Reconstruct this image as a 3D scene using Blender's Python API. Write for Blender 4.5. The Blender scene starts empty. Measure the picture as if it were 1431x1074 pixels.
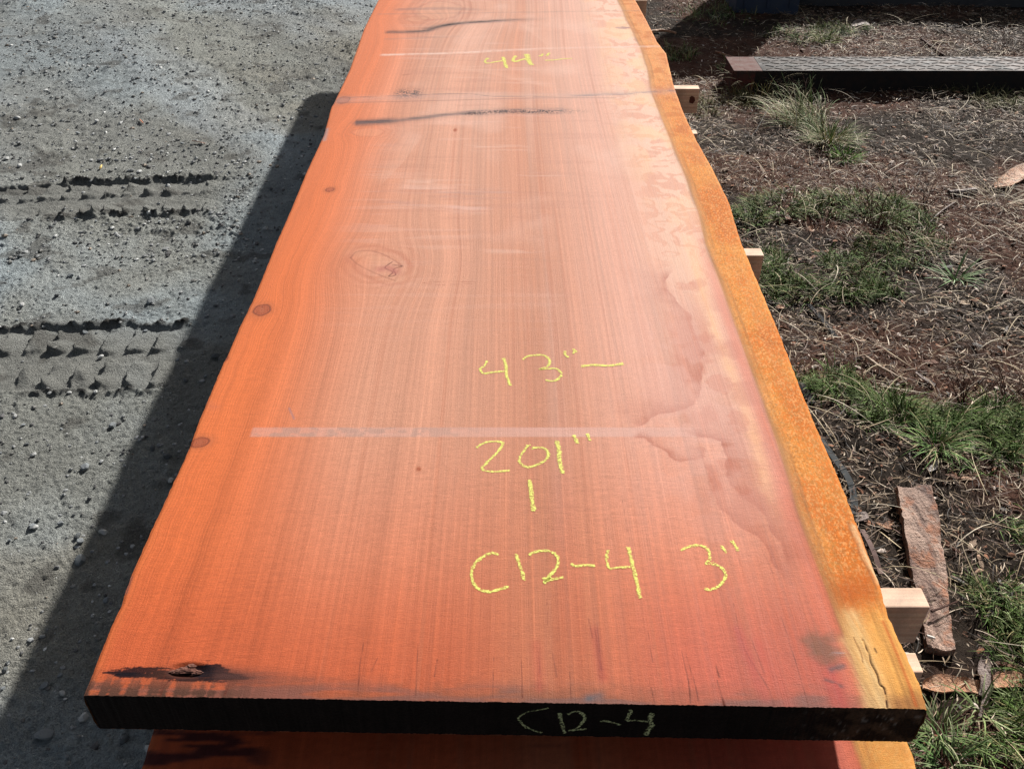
import bpy, math, random
import numpy as np
from mathutils import Vector, Matrix

R = math.radians
S = bpy.context.scene
C = S.collection
rng = np.random.default_rng(7)
random.seed(7)

# ------------------------------------------------------------------ camera, world, sun, exposure
F = 1250.0                      # focal length measured in photograph pixels (photo 1431 wide)
PITCH = R(37.4)
CAMZ = 1.65
cam_d = bpy.data.cameras.new("camera"); cam = bpy.data.objects.new("camera", cam_d); C.objects.link(cam)
cam.location = (0, 0, CAMZ); cam.rotation_euler = (math.pi/2 - PITCH, 0, 0)
cam_d.sensor_width = 36; cam_d.lens = 36*F/1431; cam_d.clip_start = 0.02; cam_d.clip_end = 500
S.camera = cam

SUN_EL, SUN_AZ = R(31), R(28.5)
w = bpy.data.worlds.new("World"); S.world = w; w.use_nodes = True
nt = w.node_tree; nt.nodes.clear()
out = nt.nodes.new('ShaderNodeOutputWorld'); bg = nt.nodes.new('ShaderNodeBackground')
sky = nt.nodes.new('ShaderNodeTexSky'); sky.sky_type = 'NISHITA'; sky.sun_disc = False
sky.sun_elevation = SUN_EL; sky.sun_rotation = SUN_AZ
bg.inputs['Strength'].default_value = 0.05
sky.dust_density = 3.0; hs = nt.nodes.new('ShaderNodeHueSaturation'); hs.inputs['Saturation'].default_value = 0.5
nt.links.new(sky.outputs[0], hs.inputs['Color']); nt.links.new(hs.outputs[0], bg.inputs[0]); nt.links.new(bg.outputs[0], out.inputs[0])
sd = bpy.data.lights.new("sun", 'SUN'); sd.energy = 5.0; sd.angle = R(1.2); sd.color = (1.0, 0.955, 0.90)
so = bpy.data.objects.new("sun", sd); C.objects.link(so)
sv = Vector((math.sin(SUN_AZ)*math.cos(SUN_EL), math.cos(SUN_AZ)*math.cos(SUN_EL), math.sin(SUN_EL)))
so.rotation_euler = sv.to_track_quat('Z', 'Y').to_euler(); so.location = (3, 4, 6)
S.view_settings.view_transform = 'Standard'; S.view_settings.look = 'None'
S.view_settings.exposure = 0.64; S.view_settings.gamma = 1; S.view_settings.use_curve_mapping = False

# ------------------------------------------------------------------ measuring helpers
cp, sp = math.cos(PITCH), math.sin(PITCH)
def P(px, py, z=0.0):
    """world point on the level z seen at a photograph pixel (used to survey the place)"""
    dx, dz = px-715.5, -(py-537.0)
    r = (dx, F*cp + dz*sp, -F*sp + dz*cp)
    t = (z-CAMZ)/r[2]
    return (r[0]*t, r[1]*t, z)
def PP(pts, z=0.0): return np.array([P(a, b, z)[:2] for a, b in pts])

# ------------------------------------------------------------------ noise
_T = np.random.default_rng(3).random((512, 512))
def vn(x, y, s=0):
    x = np.asarray(x, float)+s*17.31+100; y = np.asarray(y, float)+s*9.77+100
    xi = np.floor(x).astype(int); yi = np.floor(y).astype(int)
    fx = x-xi; fy = y-yi; fx = fx*fx*(3-2*fx); fy = fy*fy*(3-2*fy)
    a = _T[yi % 512, xi % 512]; b = _T[yi % 512, (xi+1) % 512]
    c = _T[(yi+1) % 512, xi % 512]; d = _T[(yi+1) % 512, (xi+1) % 512]
    return (a*(1-fx)+b*fx)*(1-fy)+(c*(1-fx)+d*fx)*fy
def fbm(x, y, o=4, s=0):
    v = 0; a = 0.5; t = 0
    for i in range(o):
        v = v+a*vn(x, y, s+i*3); t += a; a *= 0.5; x = x*2.03; y = y*2.03
    return v/t
def ss(a, b, x):
    t = np.clip((x-a)/(b-a), 0, 1); return t*t*(3-2*t)
def mix(c, col, m):
    return c*(1-m[..., None])+np.array(col)*m[..., None]

def seg_dist(X, Y, pts, aniso=(1, 1)):
    """distance to polyline, signed side, and parameter 0..1 along it"""
    X = X*aniso[0]; Y = Y*aniso[1]; pts = np.array(pts)*np.array(aniso)
    best = np.full(X.shape, 1e9); side = np.zeros(X.shape); par = np.zeros(X.shape)
    n = len(pts)-1
    for i in range(n):
        a, b = pts[i], pts[i+1]; d = b-a; L = max(d@d, 1e-12)
        t = np.clip(((X-a[0])*d[0]+(Y-a[1])*d[1])/L, 0, 1)
        qx = X-a[0]-t*d[0]; qy = Y-a[1]-t*d[1]; q = np.hypot(qx, qy)
        m = q < best
        best[m] = q[m]; side[m] = np.sign(d[0]*qy-d[1]*qx)[m]; par[m] = ((i+t)/n)[m]
    return best, side, par

def smooth(pts, n=8):
    pts = [np.array(p, float) for p in pts]
    if len(pts) < 3:
        return np.array([pts[0]+(pts[1]-pts[0])*k/n for k in range(n+1)])
    q = [2*pts[0]-pts[1]]+pts+[2*pts[-1]-pts[-2]]; o = []
    for i in range(1, len(q)-2):
        for k in range(n):
            t = k/n
            o.append(0.5*((2*q[i])+(-q[i-1]+q[i+1])*t+(2*q[i-1]-5*q[i]+4*q[i+1]-q[i+2])*t*t+(-q[i-1]+3*q[i]-3*q[i+1]+q[i+2])*t**3))
    o.append(pts[-1]); return np.array(o)

# ------------------------------------------------------------------ object helpers
def build(name, V, faces, mat, parent=None, col=None, smooth_sh=True, attrs=None, mats=None, fm=None):
    V = np.asarray(V, np.float32)
    if isinstance(faces, np.ndarray): faces = [faces]
    faces = [np.asarray(f, np.int32) for f in faces if len(f)]
    me = bpy.data.meshes.new(name)
    me.vertices.add(len(V)); me.vertices.foreach_set('co', V.ravel())
    nl = sum(f.size for f in faces); nf = sum(len(f) for f in faces)
    me.loops.add(nl); me.polygons.add(nf)
    me.loops.foreach_set('vertex_index', np.concatenate([f.ravel() for f in faces]))
    st = []; k = 0
    for f in faces:
        st.append(k+np.arange(len(f))*f.shape[1]); k += f.size
    me.polygons.foreach_set('loop_start', np.concatenate(st).astype(np.int32))
    me.polygons.foreach_set('use_smooth', np.full(nf, smooth_sh))
    if fm is not None: me.polygons.foreach_set('material_index', np.asarray(fm, np.int32))
    me.update(calc_edges=True); me.validate()
    if col is not None:
        c = np.ones((len(V), 4), np.float32); c[:, :3] = col
        a = me.color_attributes.new('Col', 'FLOAT_COLOR', 'POINT'); a.data.foreach_set('color', c.ravel())
    for k, v in (attrs or {}).items():
        a = me.attributes.new(k, 'FLOAT', 'POINT'); a.data.foreach_set('value', np.asarray(v, np.float32).ravel())
    for m in (mats or [mat]): me.materials.append(m)
    o = bpy.data.objects.new(name, me); C.objects.link(o)
    if parent: o.parent = parent
    return o
def tag(o, label=None, cat=None, group=None, kind=None):
    if label: o['label'] = label
    if cat: o['category'] = cat
    if group: o['group'] = group
    if kind: o['kind'] = kind
    return o
def empty(name, loc, label, cat, group=None):
    o = bpy.data.objects.new(name, None); o.empty_display_size = 0.05; C.objects.link(o); o.location = loc
    return tag(o, label, cat, group)
def grid_faces(nr, nc):
    i = np.arange(nr-1)[:, None]*nc+np.arange(nc-1)[None, :]
    return np.stack([i, i+1, i+1+nc, i+nc], -1).reshape(-1, 4)

# ------------------------------------------------------------------ material helpers
class NT:
    def __init__(s, name):
        s.m = bpy.data.materials.new(name); s.m.use_nodes = True; s.t = s.m.node_tree; s.t.nodes.clear()
        s.o = s.n('ShaderNodeOutputMaterial'); s.b = s.n('ShaderNodeBsdfPrincipled'); s.l(s.b.outputs[0], s.o.inputs[0])
    def n(s, t, **k):
        x = s.t.nodes.new(t)
        for a, b in k.items(): setattr(x, a, b)
        return x
    def l(s, a, b): s.t.links.new(a, b)
    def val(s, x, inp):
        if hasattr(x, 'is_output'): s.l(x, inp)
        else: inp.default_value = x
    def attr(s, name, out='Color'): return s.n('ShaderNodeAttribute', attribute_name=name).outputs[out]
    def coord(s, kind='Object'): return s.n('ShaderNodeTexCoord').outputs[kind]
    def mapp(s, v, sc):
        m = s.n('ShaderNodeMapping'); s.l(v, m.inputs[0]); m.inputs['Scale'].default_value = sc; return m.outputs[0]
    def noise(s, v, scale=1, detail=3, rough=.5, dist=0):
        x = s.n('ShaderNodeTexNoise'); s.l(v, x.inputs['Vector']); x.inputs['Scale'].default_value = scale
        x.inputs['Detail'].default_value = detail; x.inputs['Roughness'].default_value = rough; x.inputs['Distortion'].default_value = dist
        return x.outputs[0]
    def math(s, op, a, b=0.0, clamp=False):
        x = s.n('ShaderNodeMath', operation=op); x.use_clamp = clamp; s.val(a, x.inputs[0]); s.val(b, x.inputs[1]); return x.outputs[0]
    def mr(s, v, a, b, c, d):
        x = s.n('ShaderNodeMapRange'); s.val(v, x.inputs[0])
        for i, q in enumerate((a, b, c, d)): x.inputs[i+1].default_value = q
        return x.outputs[0]
    def scale(s, col, f):
        x = s.n('ShaderNodeVectorMath', operation='SCALE'); s.val(col, x.inputs[0]); s.val(f, x.inputs['Scale']); return x.outputs[0]
    def mixc(s, f, a, b, mode='MIX'):
        x = s.n('ShaderNodeMix', data_type='RGBA', blend_type=mode); s.val(f, x.inputs[0])
        s.val(a if hasattr(a, 'is_output') else (*a, 1), x.inputs[6]); s.val(b if hasattr(b, 'is_output') else (*b, 1), x.inputs[7]); return x.outputs[2]
    def bump(s, h, dist, strength=1.0):
        x = s.n('ShaderNodeBump'); s.l(h, x.inputs['Height']); x.inputs['Distance'].default_value = dist; x.inputs['Strength'].default_value = strength
        s.l(x.outputs[0], s.b.inputs['Normal']); return x
    def set(s, base=None, rough=None, spec=None, metal=None):
        if base is not None: s.val(base if hasattr(base, 'is_output') else (*base, 1), s.b.inputs['Base Color'])
        if rough is not None: s.val(rough, s.b.inputs['Roughness'])
        if spec is not None: s.b.inputs['Specular IOR Level'].default_value = spec
        if metal is not None: s.val(metal, s.b.inputs['Metallic'])
        return s.m

def mat_slab_top():
    n = NT('sawn_redwood')
    co = n.coord(); sx = n.n('ShaderNodeSeparateXYZ'); n.l(co, sx.inputs[0])
    g = n.attr('grain', 'Fac')
    v = n.n('ShaderNodeCombineXYZ'); n.l(g, v.inputs[0]); n.l(sx.outputs[1], v.inputs[1])
    v = v.outputs[0]
    fine = n.noise(n.mapp(v, (420, 4, 1)), 1, 3, .6)
    mid = n.noise(n.mapp(v, (110, 1.6, 1)), 1, 3, .55)
    saw = n.noise(n.mapp(co, (130, 480, 1)), 1, 3, .6, .2)
    speck = n.noise(n.mapp(co, (500, 900, 1)), 1, 2, .7)
    k = n.math('ADD', n.mr(fine, .3, .7, .95, 1.05), n.mr(mid, .3, .7, -.05, .05))
    k = n.math('ADD', k, n.mr(saw, .3, .7, -.03, .03))
    k = n.math('ADD', k, n.mr(speck, .25, .75, -.11, .11))
    mt = n.attr('matte', 'Fac')
    n.set(n.scale(n.attr('Col'), k), n.math('ADD', n.mr(mid, .3, .7, .56, .66), n.math('MULTIPLY', mt, .2)))
    n.l(n.mr(mt, 0, 1, .17, .05), n.b.inputs['Specular IOR Level'])
    h = n.math('ADD', n.math('MULTIPLY', saw, .55), n.math('MULTIPLY', speck, .7))
    h = n.math('ADD', h, n.math('MULTIPLY', fine, .4))
    n.bump(h, .0013, .7)
    return n.m
def mat_attr(name, rough=.8, spec=.3, nscale=60, amp=.25, bumpd=.002, stretch=(1, 1, 1), noisedetail=4, trans=0):
    n = NT(name); co = n.mapp(n.coord(), stretch)
    a = n.noise(co, nscale, noisedetail, .6)
    n.set(n.scale(n.attr('Col'), n.mr(a, .25, .75, 1-amp, 1+amp)), rough, spec)
    if bumpd: n.bump(a, bumpd, .8)
    return n.m
def mat_plain(name, c, rough=.8, spec=.3, nscale=40, amp=.25, bumpd=.002, stretch=(1, 1, 1), metal=0, c2=None):
    n = NT(name); co = n.mapp(n.coord(), stretch)
    a = n.noise(co, nscale, 5, .6)
    if c2: base = n.mixc(n.mr(a, .35, .65, 0, 1), c, c2)
    else: base = n.scale(n.mixc(0, c, c), n.mr(a, .25, .75, 1-amp, 1+amp))
    n.set(base, rough, spec, metal)
    if bumpd: n.bump(a, bumpd, .8)
    return n.m
M_TOP = mat_slab_top()
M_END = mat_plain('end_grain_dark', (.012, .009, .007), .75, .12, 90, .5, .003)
M_SIDE = mat_plain('live_edge', (.20, .085, .03), .85, .2, 30, .4, .006, (1, .3, 1))
M_UNDER = mat_plain('sawn_underside', (.42, .16, .08), .8, .2, 60, .2, .001, (4, .3, 1))

# ------------------------------------------------------------------ the slabs
Z1 = 0.630; TH = 0.076; GAP = 0.089
LEFT = [(529,0),(509,40),(489,97),(470,137),(467,144),(463,150),(453,188),(430,237),(408,290),(386,340),(356,414),(335,457),(317,498),(312,507),(292,555),(278,588),(265,625),(234,692),(209,746),(185,800),(173,832),(171,842),(154,878),(117,971)]
RIGHT = [(888,0),(904,29),(918,57),(931,74),(941,117),(955,156),(974,196),(996,235),(1019,282),(1035,335),(1057,388),(1088,461),(1115,531),(1142,598),(1169,659),(1182,690),(1200,737),(1228,810),(1243,862),(1266,911),(1285,952),(1296,990)]
CAMB = [(863,0),(875,27),(894,65),(904,94),(910,129),(924,164),(941,207),(959,250),(976,297),(986,340),(1006,394),(1023,441),(1043,498),(1065,558),(1085,615),(1101,665),(1114,712),(1129,756),(1146,800),(1163,845),(1177,880),(1218,990)]
def curve(pts, z, far, dx=0):
    a = PP(pts, z); a = a[np.argsort(a[:, 1])]
    ys = np.concatenate([[a[0, 1]-.3], a[:, 1], [a[-1, 1]+.5, far]])
    xs = np.concatenate([[a[0, 0]], a[:, 0], [a[-1, 0]+dx*.5, a[-1, 0]+dx]])
    return lambda y: np.interp(y, ys, xs)
FAR = 5.55
fL = curve(LEFT, Z1, FAR, -.01); fR = curve(RIGHT, Z1, FAR, -.05); fC = curve(CAMB, Z1, FAR, -.04)
yn0, yn1 = P(117, 971, Z1)[1], P(1296, 990, Z1)[1]
xn0, xn1 = P(117, 971, Z1)[0], P(1296, 990, Z1)[0]
def nearY(x): return yn0+(yn1-yn0)*(x-xn0)/(xn1-xn0)

def capsule(X, Y, pts, z, wid, wpy=None):
    d, s, t = seg_dist(X, Y, PP(pts, z)); return d, s, t

def slab_colour(X, Y, Z, seed, main):
    xl, xr, xc = fLs(Y), fRs(Y), fCs(Y)
    dl = X-xl; dc = xc-X; dr = xr-X
    n1 = fbm(X*9, Y*1.2, 4, seed); n2 = fbm(X*3, Y*.7, 3, seed+5)
    # grain coordinate, bent round the knots
    g = X + .010*(fbm(X*2, Y*.8, 2, seed+8)-.5)*2 - .012*np.sin(Y*1.7+seed)
    K = KNOTS if main else KNOTS2
    for kx, ky, rx, ry, kind in K:
        c = P(kx, ky, Z); e = np.exp(-(((X-c[0])/(rx*2.2))**2+((Y-c[1])/(ry*2.6))**2))
        g = g-(X-c[0])*.62*e
    g = g+.0016*np.sin(Y*60+X*25)*ss(.16, .02, dl)
    coarse = fbm(g*26, Y*.5, 3, seed+11); lines = fbm(g*95, Y*.45, 3, seed+12); hair = vn(g*330, Y*1.1, seed+13)
    near = ss(1.30, .68, Y+.10*(n2-.5))
    # base tones
    col = np.zeros(X.shape+(3,)); col[:] = (.63, .285, .175)
    left = ss(.34, .02, dl+.10*(n2-.5)); col = mix(col, (.70, .165, .042), left)
    right = ss(.52, .12, dc+.12*(n2-.5)); col = mix(col, (.66, .315, .225), right*.9*(1-near*.6))
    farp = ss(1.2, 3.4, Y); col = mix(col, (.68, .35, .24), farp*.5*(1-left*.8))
    col = mix(col, (.62, .125, .032), near*.85)
    edge_ = ss(.95, .67, Y+.06*(n2-.5)); col = mix(col, (.50, .088, .026), edge_*.75); col = mix(col, (.50, .095, .060), edge_*ss(.40,.15,dc)*.7)
    # brown centre streak, lengthwise tone bands
    ctr = np.exp(-((X-.04-.02*np.sin(Y*1.3))/.10)**2)*ss(.35, .6, coarse+.2*ss(4, 1, Y))
    col = mix(col, (.50, .18, .085), ctr*.6)
    fig = np.sin(g*6.283/.0048+5*fbm(X*7, Y*3.5, 2, seed+60)+2*n1); figm = ss(.34, .06, dl)*(.35+.65*vn(X*12, Y*5, seed+61))
    fig2 = np.sin(g*6.283/.013+7*fbm(X*4, Y*1.6, 2, seed+62))
    col *= (1+.085*fig*figm+.045*fig2*.7*ss(.05,.2,dl))[..., None]
    col *= (1+.30*(coarse-.5)+.15*(lines-.5)+.12*(hair-.5))[..., None]
    vv = ss(.60, .72, lines)*ss(.2, .35, dl)*(.4+.6*vn(g*9, Y*.7, seed+31)); col = mix(col, (.40, .125, .06), vv*.42)
    # pale clouds and cross streaks, from mid-slab to the far end
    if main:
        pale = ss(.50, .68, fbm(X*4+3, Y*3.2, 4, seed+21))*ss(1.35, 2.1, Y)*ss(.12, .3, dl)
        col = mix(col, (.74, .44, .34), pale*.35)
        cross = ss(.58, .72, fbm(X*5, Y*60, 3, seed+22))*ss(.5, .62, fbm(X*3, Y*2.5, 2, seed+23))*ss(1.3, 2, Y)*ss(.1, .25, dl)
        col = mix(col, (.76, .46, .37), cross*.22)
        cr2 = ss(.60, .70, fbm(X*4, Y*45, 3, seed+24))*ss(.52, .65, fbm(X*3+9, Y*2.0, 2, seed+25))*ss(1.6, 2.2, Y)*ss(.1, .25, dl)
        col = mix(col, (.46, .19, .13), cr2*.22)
    # cream, mottled zone along the cambium
    zone = ss(.20, .04, dc+.05*(n1-.5))*(dc > -.01)
    cream = zone*ss(1.15, 1.9, Y)
    col = mix(col, (.78, .47, .32), cream*.75)
    m = ss(.50, .58, fbm(X*38+6*fbm(X*20, Y*20, 2, seed+3), Y*26, 3, seed+30))
    col = mix(col, (.63, .26, .155), m*ss(.13, .03, np.abs(dc-.055))*ss(1.5, 2.0, Y)*.75)
    yz = zone*ss(.45, .65, fbm(X*14, Y*8, 3, seed+33))*ss(1.6, 2.6, Y); col = mix(col, (.80, .46, .21), yz*.5)
    st = np.exp(-((dc-.042-.006*np.sin(Y*9))/.014)**2)*ss(2.05, 1.7, Y)*ss(.92, 1.1, Y); col = mix(col, (.84, .43, .20), st*.65)
    rd = np.exp(-((dc-.012)/.014)**2)*ss(2.1, 1.6, Y); col = mix(col, (.66, .15, .07), rd*.65)
    saw_ = (fbm(X*70, Y*520, 3, seed+63)-.5)*2; gr_ = (vn(X*620, Y*430, seed+64)-.5)*2
    col *= (1+(.06+.10*ss(1.8,.8,Y))*saw_*(.4+.9*fbm(X*5,Y*5,2,seed+65))+.07*gr_)[..., None]
    # live band
    band = ss(.003, -.003, dc)
    bn = fbm(X*420, Y*300, 2, seed+40); bl = fbm(X*14, Y*9, 3, seed+41)
    bc = np.zeros_like(col); bc[:] = (.76, .285, .048)
    bc = mix(bc, (.64, .175, .018), ss(.44, .62, bn*.45+bl*.55+.06*ss(-.02, -.06, dc)))
    bc = mix(bc, (.84, .43, .15), ss(.55, .66, fbm(X*420+50, Y*260, 2, seed+42))*.50)
    bc *= (1+.9*(bn-.5))[..., None]
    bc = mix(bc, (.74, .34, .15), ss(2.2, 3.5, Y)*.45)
    bc = mix(bc, (.55,.16,.03), ss(.5,.62,fbm(X*25+5,Y*30,3,seed+49))*ss(1.9,2.8,Y)*.6)
    if main:
        ne = ss(.86, .76, Y+.05*(bl-.5)); fib = vn(g*260, Y*14, seed+44)
        bc = mix(bc, (.74, .36, .085), ne*.9); bc *= (1+.5*(fib-.5)*ne)[..., None]
        bc = mix(bc, (.50, .10, .01), np.exp(-((Y-.845-.3*(X-.5))/.035)**2)*ss(.4, .6, bl+.15)*.7)
    else:
        bc = mix(bc, (.72, .38, .10), np.ones_like(X)*.6)
    # long sinuous streaks within the live band
    bc *= (1+.22*(vn((dc)*240, Y*2.0, seed+47)-.5)*ss(-.05, -.0, dc))[..., None]
    col = col*(1-band[..., None])+bc*band[..., None]
    dk = np.exp(-((dc+.002+.002*np.sin(Y*23))/.0052)**2)*(.45+.6*vn(X*30, Y*12, seed+46)); col = mix(col, (.24, .10, .035), dk*.75)
    bl2 = ss(-.022,-.004,dc)*band*(.3+.7*vn(X*14,Y*8,seed+66)); col = mix(col, (.52,.24,.07), bl2*.6)
    dk2 = np.exp(-((dc+.016)/.0030)**2)*.7*vn(X*9, Y*9, seed+48); col = mix(col, (.40, .17, .05), dk2)
    # left rim slightly worn
    col = mix(col, (.60, .15, .035), ss(.02, .0, dl)*.5)
    # knots
    for kx, ky, rx, ry, kind in K:
        c = P(kx, ky, Z); q = np.hypot((X-c[0])/rx, (Y-c[1])/ry); ang = np.arctan2(Y-c[1], X-c[0])
        q = q*(1+.06*np.sin(ang*2+kx)+.03*np.sin(ang*5+ky)+.08*(vn(X*60, Y*60, 7)-.5))
        if not (q < 3).any(): continue
        if kind == 0:      # tight round knot
            col = mix(col, (.40, .085, .038), ss(1.05, .9, q)*.85); col = mix(col, (.50,.12,.035), ss(2.3,1.0,q)*.45)
            col = mix(col, (.58, .22, .12), ss(.6, .2, q)*.35*vn(X*200, Y*200, 1))
            ring = np.exp(-((q-.98)/.11)**2); col = mix(col, (.16, .035, .02), ring*.85)
            rr = (.5+.5*np.sin(q*15))*ss(2.1, 1.1, q)*(q > 1); col = mix(col, (.58, .165, .06), rr*.45)
            rr = (.5+.5*np.sin(q*22))*(q < .9); col = mix(col, (.20, .05, .03), rr*.35)
            ck = ss(.06,.0,np.abs(np.sin(ang*2.5+kx+2*vn(X*150,Y*150,8))))*ss(.2,.5,q)*(q < 1); col = mix(col, (.10,.025,.018), ck*.7)
        elif kind == 2:
            rr = (.5+.5*np.sin(q*15+3*vn(X*20,Y*20,9)))*ss(2.4, 1.0, q)*(q > .8); col = mix(col, (.46, .13, .06), rr*.30)
        elif kind == 1:    # open oval ring
            ring = np.exp(-((q-1)/.07)**2)*(.2+.8*vn(X*40, Y*40, 2)); col = mix(col, (.38, .14, .095), ring*.42)
            col = mix(col, (.70, .34, .20), ss(1, .8, q)*.22)
            rr = (.5+.5*np.sin(q*13+3*vn(X*20,Y*20,9)))*ss(2.6, 1.0, q)*(q > 1); col = mix(col, (.48, .14, .065), rr*.28)
    return col, g, dl, dc, dr

KNOTS = [(279,618,.0165,.0125,0),(366,433,.019,.020,0),(461,265,.012,.012,0),(480,140,.020,.030,0),
         (527,371,.058,.060,2),(514,185,.044,.034,1),(612,15,.10,.13,1),(582,27,.045,.035,1),(585,655,.003,.004,0),(636,182,.004,.008,0),(315,500,.006,.008,0)]
KNOTS2 = [(300,700,.015,.015,0)]

def slab_marks(X, Y, col, dl, dc):
    """stains, dust bands, cracks that belong to this one slab"""
    Z = Z1
    Yr0, Yr1 = Y.min(1), Y.max(1)
    def rows(p, mg):
        k = np.where((Yr1 > p[:, 1].min()-mg) & (Yr0 < p[:, 1].max()+mg))[0]
        return (slice(k[0], k[-1]+1) if len(k) else slice(0, 1))
    def line(pts, wd, c, a, soft=1.6, noise=None, fade=None, taper=0):
        p = PP(smooth(pts, 4) if len(pts) > 2 else pts, Z); R_ = rows(p, wd*2.6)
        d, s, t = seg_dist(X[R_], Y[R_], p)
        w_ = wd*(1-taper*(1-t)) if taper else wd
        m = np.exp(-(d/w_)**2*soft)*a
        if noise is not None: m = m*noise[R_]
        if fade: m = m*ss(0, fade[0], t)*ss(1, 1-fade[1], t)
        col[R_] = mix(col[R_], c, np.clip(m, 0, 1))
    def char(pts, wd, thr):
        p = PP(pts, Z); R_ = rows(p, wd*3)
        d, s, t = seg_dist(X[R_], Y[R_], p, (.45, 1))
        w_ = wd*(.25+.75*np.sin(np.pi*np.clip(t*.9+.06, 0, 1)))
        q = 1-d/w_+2.2*(fbm(X[R_]*28, Y[R_]*420, 4, 101)-.5)+.35*(vn(X[R_]*300, Y[R_]*60, 102)-.5)
        col[R_] = mix(col[R_], (.012, .009, .013), ss(thr, thr+.18, q)*.95)
    lat = fbm(X*25, Y*300, 3, 60)                       # streaky across
    pat = fbm(X*60, Y*90, 3, 61)
    gran = vn(X*420, Y*260, 62)
    blue = (.030, .024, .030)
    # white band left by a sticker
    a = PP([(352, 597), (352, 610), (1040, 603)], Z); y1, y0 = a[0, 1], a[1, 1]; x0 = a[0, 0]
    edge = ss(y0-.0015, y0+.0015, Y)*ss(y1+.0015, y1-.0015, Y)*ss(x0-.001, x0+.006, X)*ss(.36, .30, X)
    col = mix(col, (.66, .37, .30), edge*(.55+.35*lat)*(.75+.25*ss(.3, .0, np.abs(X-.15))))
    eg = edge*ss(.05, -.2, X)*ss(.42, .55, pat)*.5; col = mix(col, (.40, .25, .20), eg)
    # second, farther band
    line([(536,77),(640,74),(760,68),(918,65)], .013, (.82,.56,.46), .85, noise=(.4+.6*ss(.3,.6,pat))*(1-.5*ss(-.2,.1,X)*ss(.6,.3,X)))
    # dark streaks across
    line([(495,172),(560,168)], .030, blue, 1.0, noise=.55+.8*(lat-.2), fade=(.05,.3))
    line([(500,172),(560,168),(620,161),(660,157)], .020, (.10,.075,.08), 1.0, noise=.5+.9*(lat-.25))
    line([(640,160),(700,156),(760,156),(840,155)], .022, blue, 1.1, noise=ss(.42,.6,gran*.5+lat*.5)*1.1, fade=(.1,.35))
    line([(660,158),(700,155),(770,154),(800,152)], .030, (.16,.10,.10), .45, noise=lat*1.4, fade=(.1,.2))
    line([(535,45),(590,44),(612,38),(640,33),(700,29),(780,26)], .024, blue, .95, noise=.35+.9*lat, fade=(.03,.25))
    line([(585,42),(612,37),(640,33)], .022, blue, .5, noise=.3+.9*lat, fade=(.2,.2))
    line([(545,14),(620,12),(700,15)], .026, (.14,.10,.10), .5, noise=.3+.9*lat, fade=(.1,.4))
    line([(530,20),(900,15)], .010, (.30,.16,.12), .5, noise=lat*1.5)
    line([(540,55),(640,51)], .014, (.3,.16,.12), .35, noise=lat*1.5)
    line([(545,132),(600,130)], .050, (.06,.045,.05), 1.1, noise=ss(.46,.68,gran*.6+pat*.4+.08), fade=(.3,.4))
    line([(470,140),(640,134),(800,134),(940,127)], .040, (.55,.34,.28), .45, noise=lat+.3)
    line([(475,137),(640,131),(700,135),(850,133),(905,129),(944,126)], .0045, (.16,.10,.09), .75, noise=ss(.35,.6,lat)*1.0)
    line([(470,144),(600,141),(760,137),(860,137)], .004, (.30,.13,.09), .7)
    line([(800,134),(945,127)], .012, (.20,.15,.15), .5, noise=lat*1.4)
    # grey smears
    for x0, y0, L, h, c in ((600,262,60,.03,(.85,.60,.52)),(645,268,45,.04,(.36,.25,.24)),(655,290,40,.03,(.85,.62,.56)),(570,283,50,.02,(.45,.27,.24)),(590,252,35,.02,(.85,.6,.5)),(690,268,35,.03,(.50,.32,.28)),(760,245,45,.02,(.80,.55,.45)),
                            (600,220,80,.03,(.45,.2,.13)),(585,230,60,.02,(.45,.2,.13)),(700,205,60,.03,(.8,.55,.45)),(720,350,60,.012,(.80,.55,.45)),(760,360,55,.012,(.42,.2,.13))):
        line([(x0-L,y0),(x0+L,y0+3)], h, c, .24, noise=ss(.42,.62,fbm(X*12,Y*110,3,int(x0)))*1.1, fade=(.3,.4))
    # diagonal tool arcs in the far half
    for pts, a in (([(530,262),(565,225),(590,190)],.4),([(590,88),(690,105),(790,128)],.35),([(720,30),(760,60),(790,110)],.3)):
        d, s, t = seg_dist(X, Y, PP(pts, Z)); col = mix(col, (.76,.44,.32), np.exp(-(d/.04)**2)*(s > 0)*a*.6*ss(0,.2,t)*ss(1,.8,t))
    # the split knot
    line([(490,360),(498,352),(515,350),(532,354),(548,362),(563,372)], .0026, (.28,.07,.05), .8, noise=.45+.8*pat)
    line([(497,352),(528,360),(545,376),(550,388)], .030, (.70,.36,.22), .35)
    line([(490,360),(498,368),(512,376),(530,384),(552,392)], .0024, (.28,.08,.05), .7, noise=.4+.8*pat)
    line([(486,358),(500,346),(530,345),(560,356),(575,372)], .008, (.50,.16,.09), .4)
    line([(484,362),(505,380),(535,396),(560,396)], .008, (.50,.16,.09), .35)
    line([(548,366),(538,374),(549,380),(543,386),(553,384),(550,376),(562,372),(549,370)], .0020, (.10,.02,.015), .9)
    line([(532,376),(543,374),(553,380)], .016, (.44,.12,.10), .6)
    line([(592,395),(620,393),(665,394)], .0012, (.35,.1,.06), .6)
    line([(592,395),(612,398),(665,396)], .0012, (.35,.1,.06), .45)
    # tide marks of water
    def tide(pts, inner, a, soft=.03):
        nonlocal col
        p = PP(pts, Z); wx = X+.010*(fbm(X*30, Y*30, 3, 70)-.5)*2; wy = Y+.010*(fbm(X*30, Y*30, 3, 71)-.5)*2
        d, s, t = seg_dist(wx, wy, p); sd = d*s*inner
        m = ss(-.002, .002, sd)*np.exp(-np.clip(sd, 0, 9)/soft)*(.55+.9*(fbm(X*40, Y*40, 3, 72)-.1))
        m = m*ss(0, .06, t)*ss(1, .92, t)
        col = mix(col, (.40, .095, .045), m*min(1, a*1.45))
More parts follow.
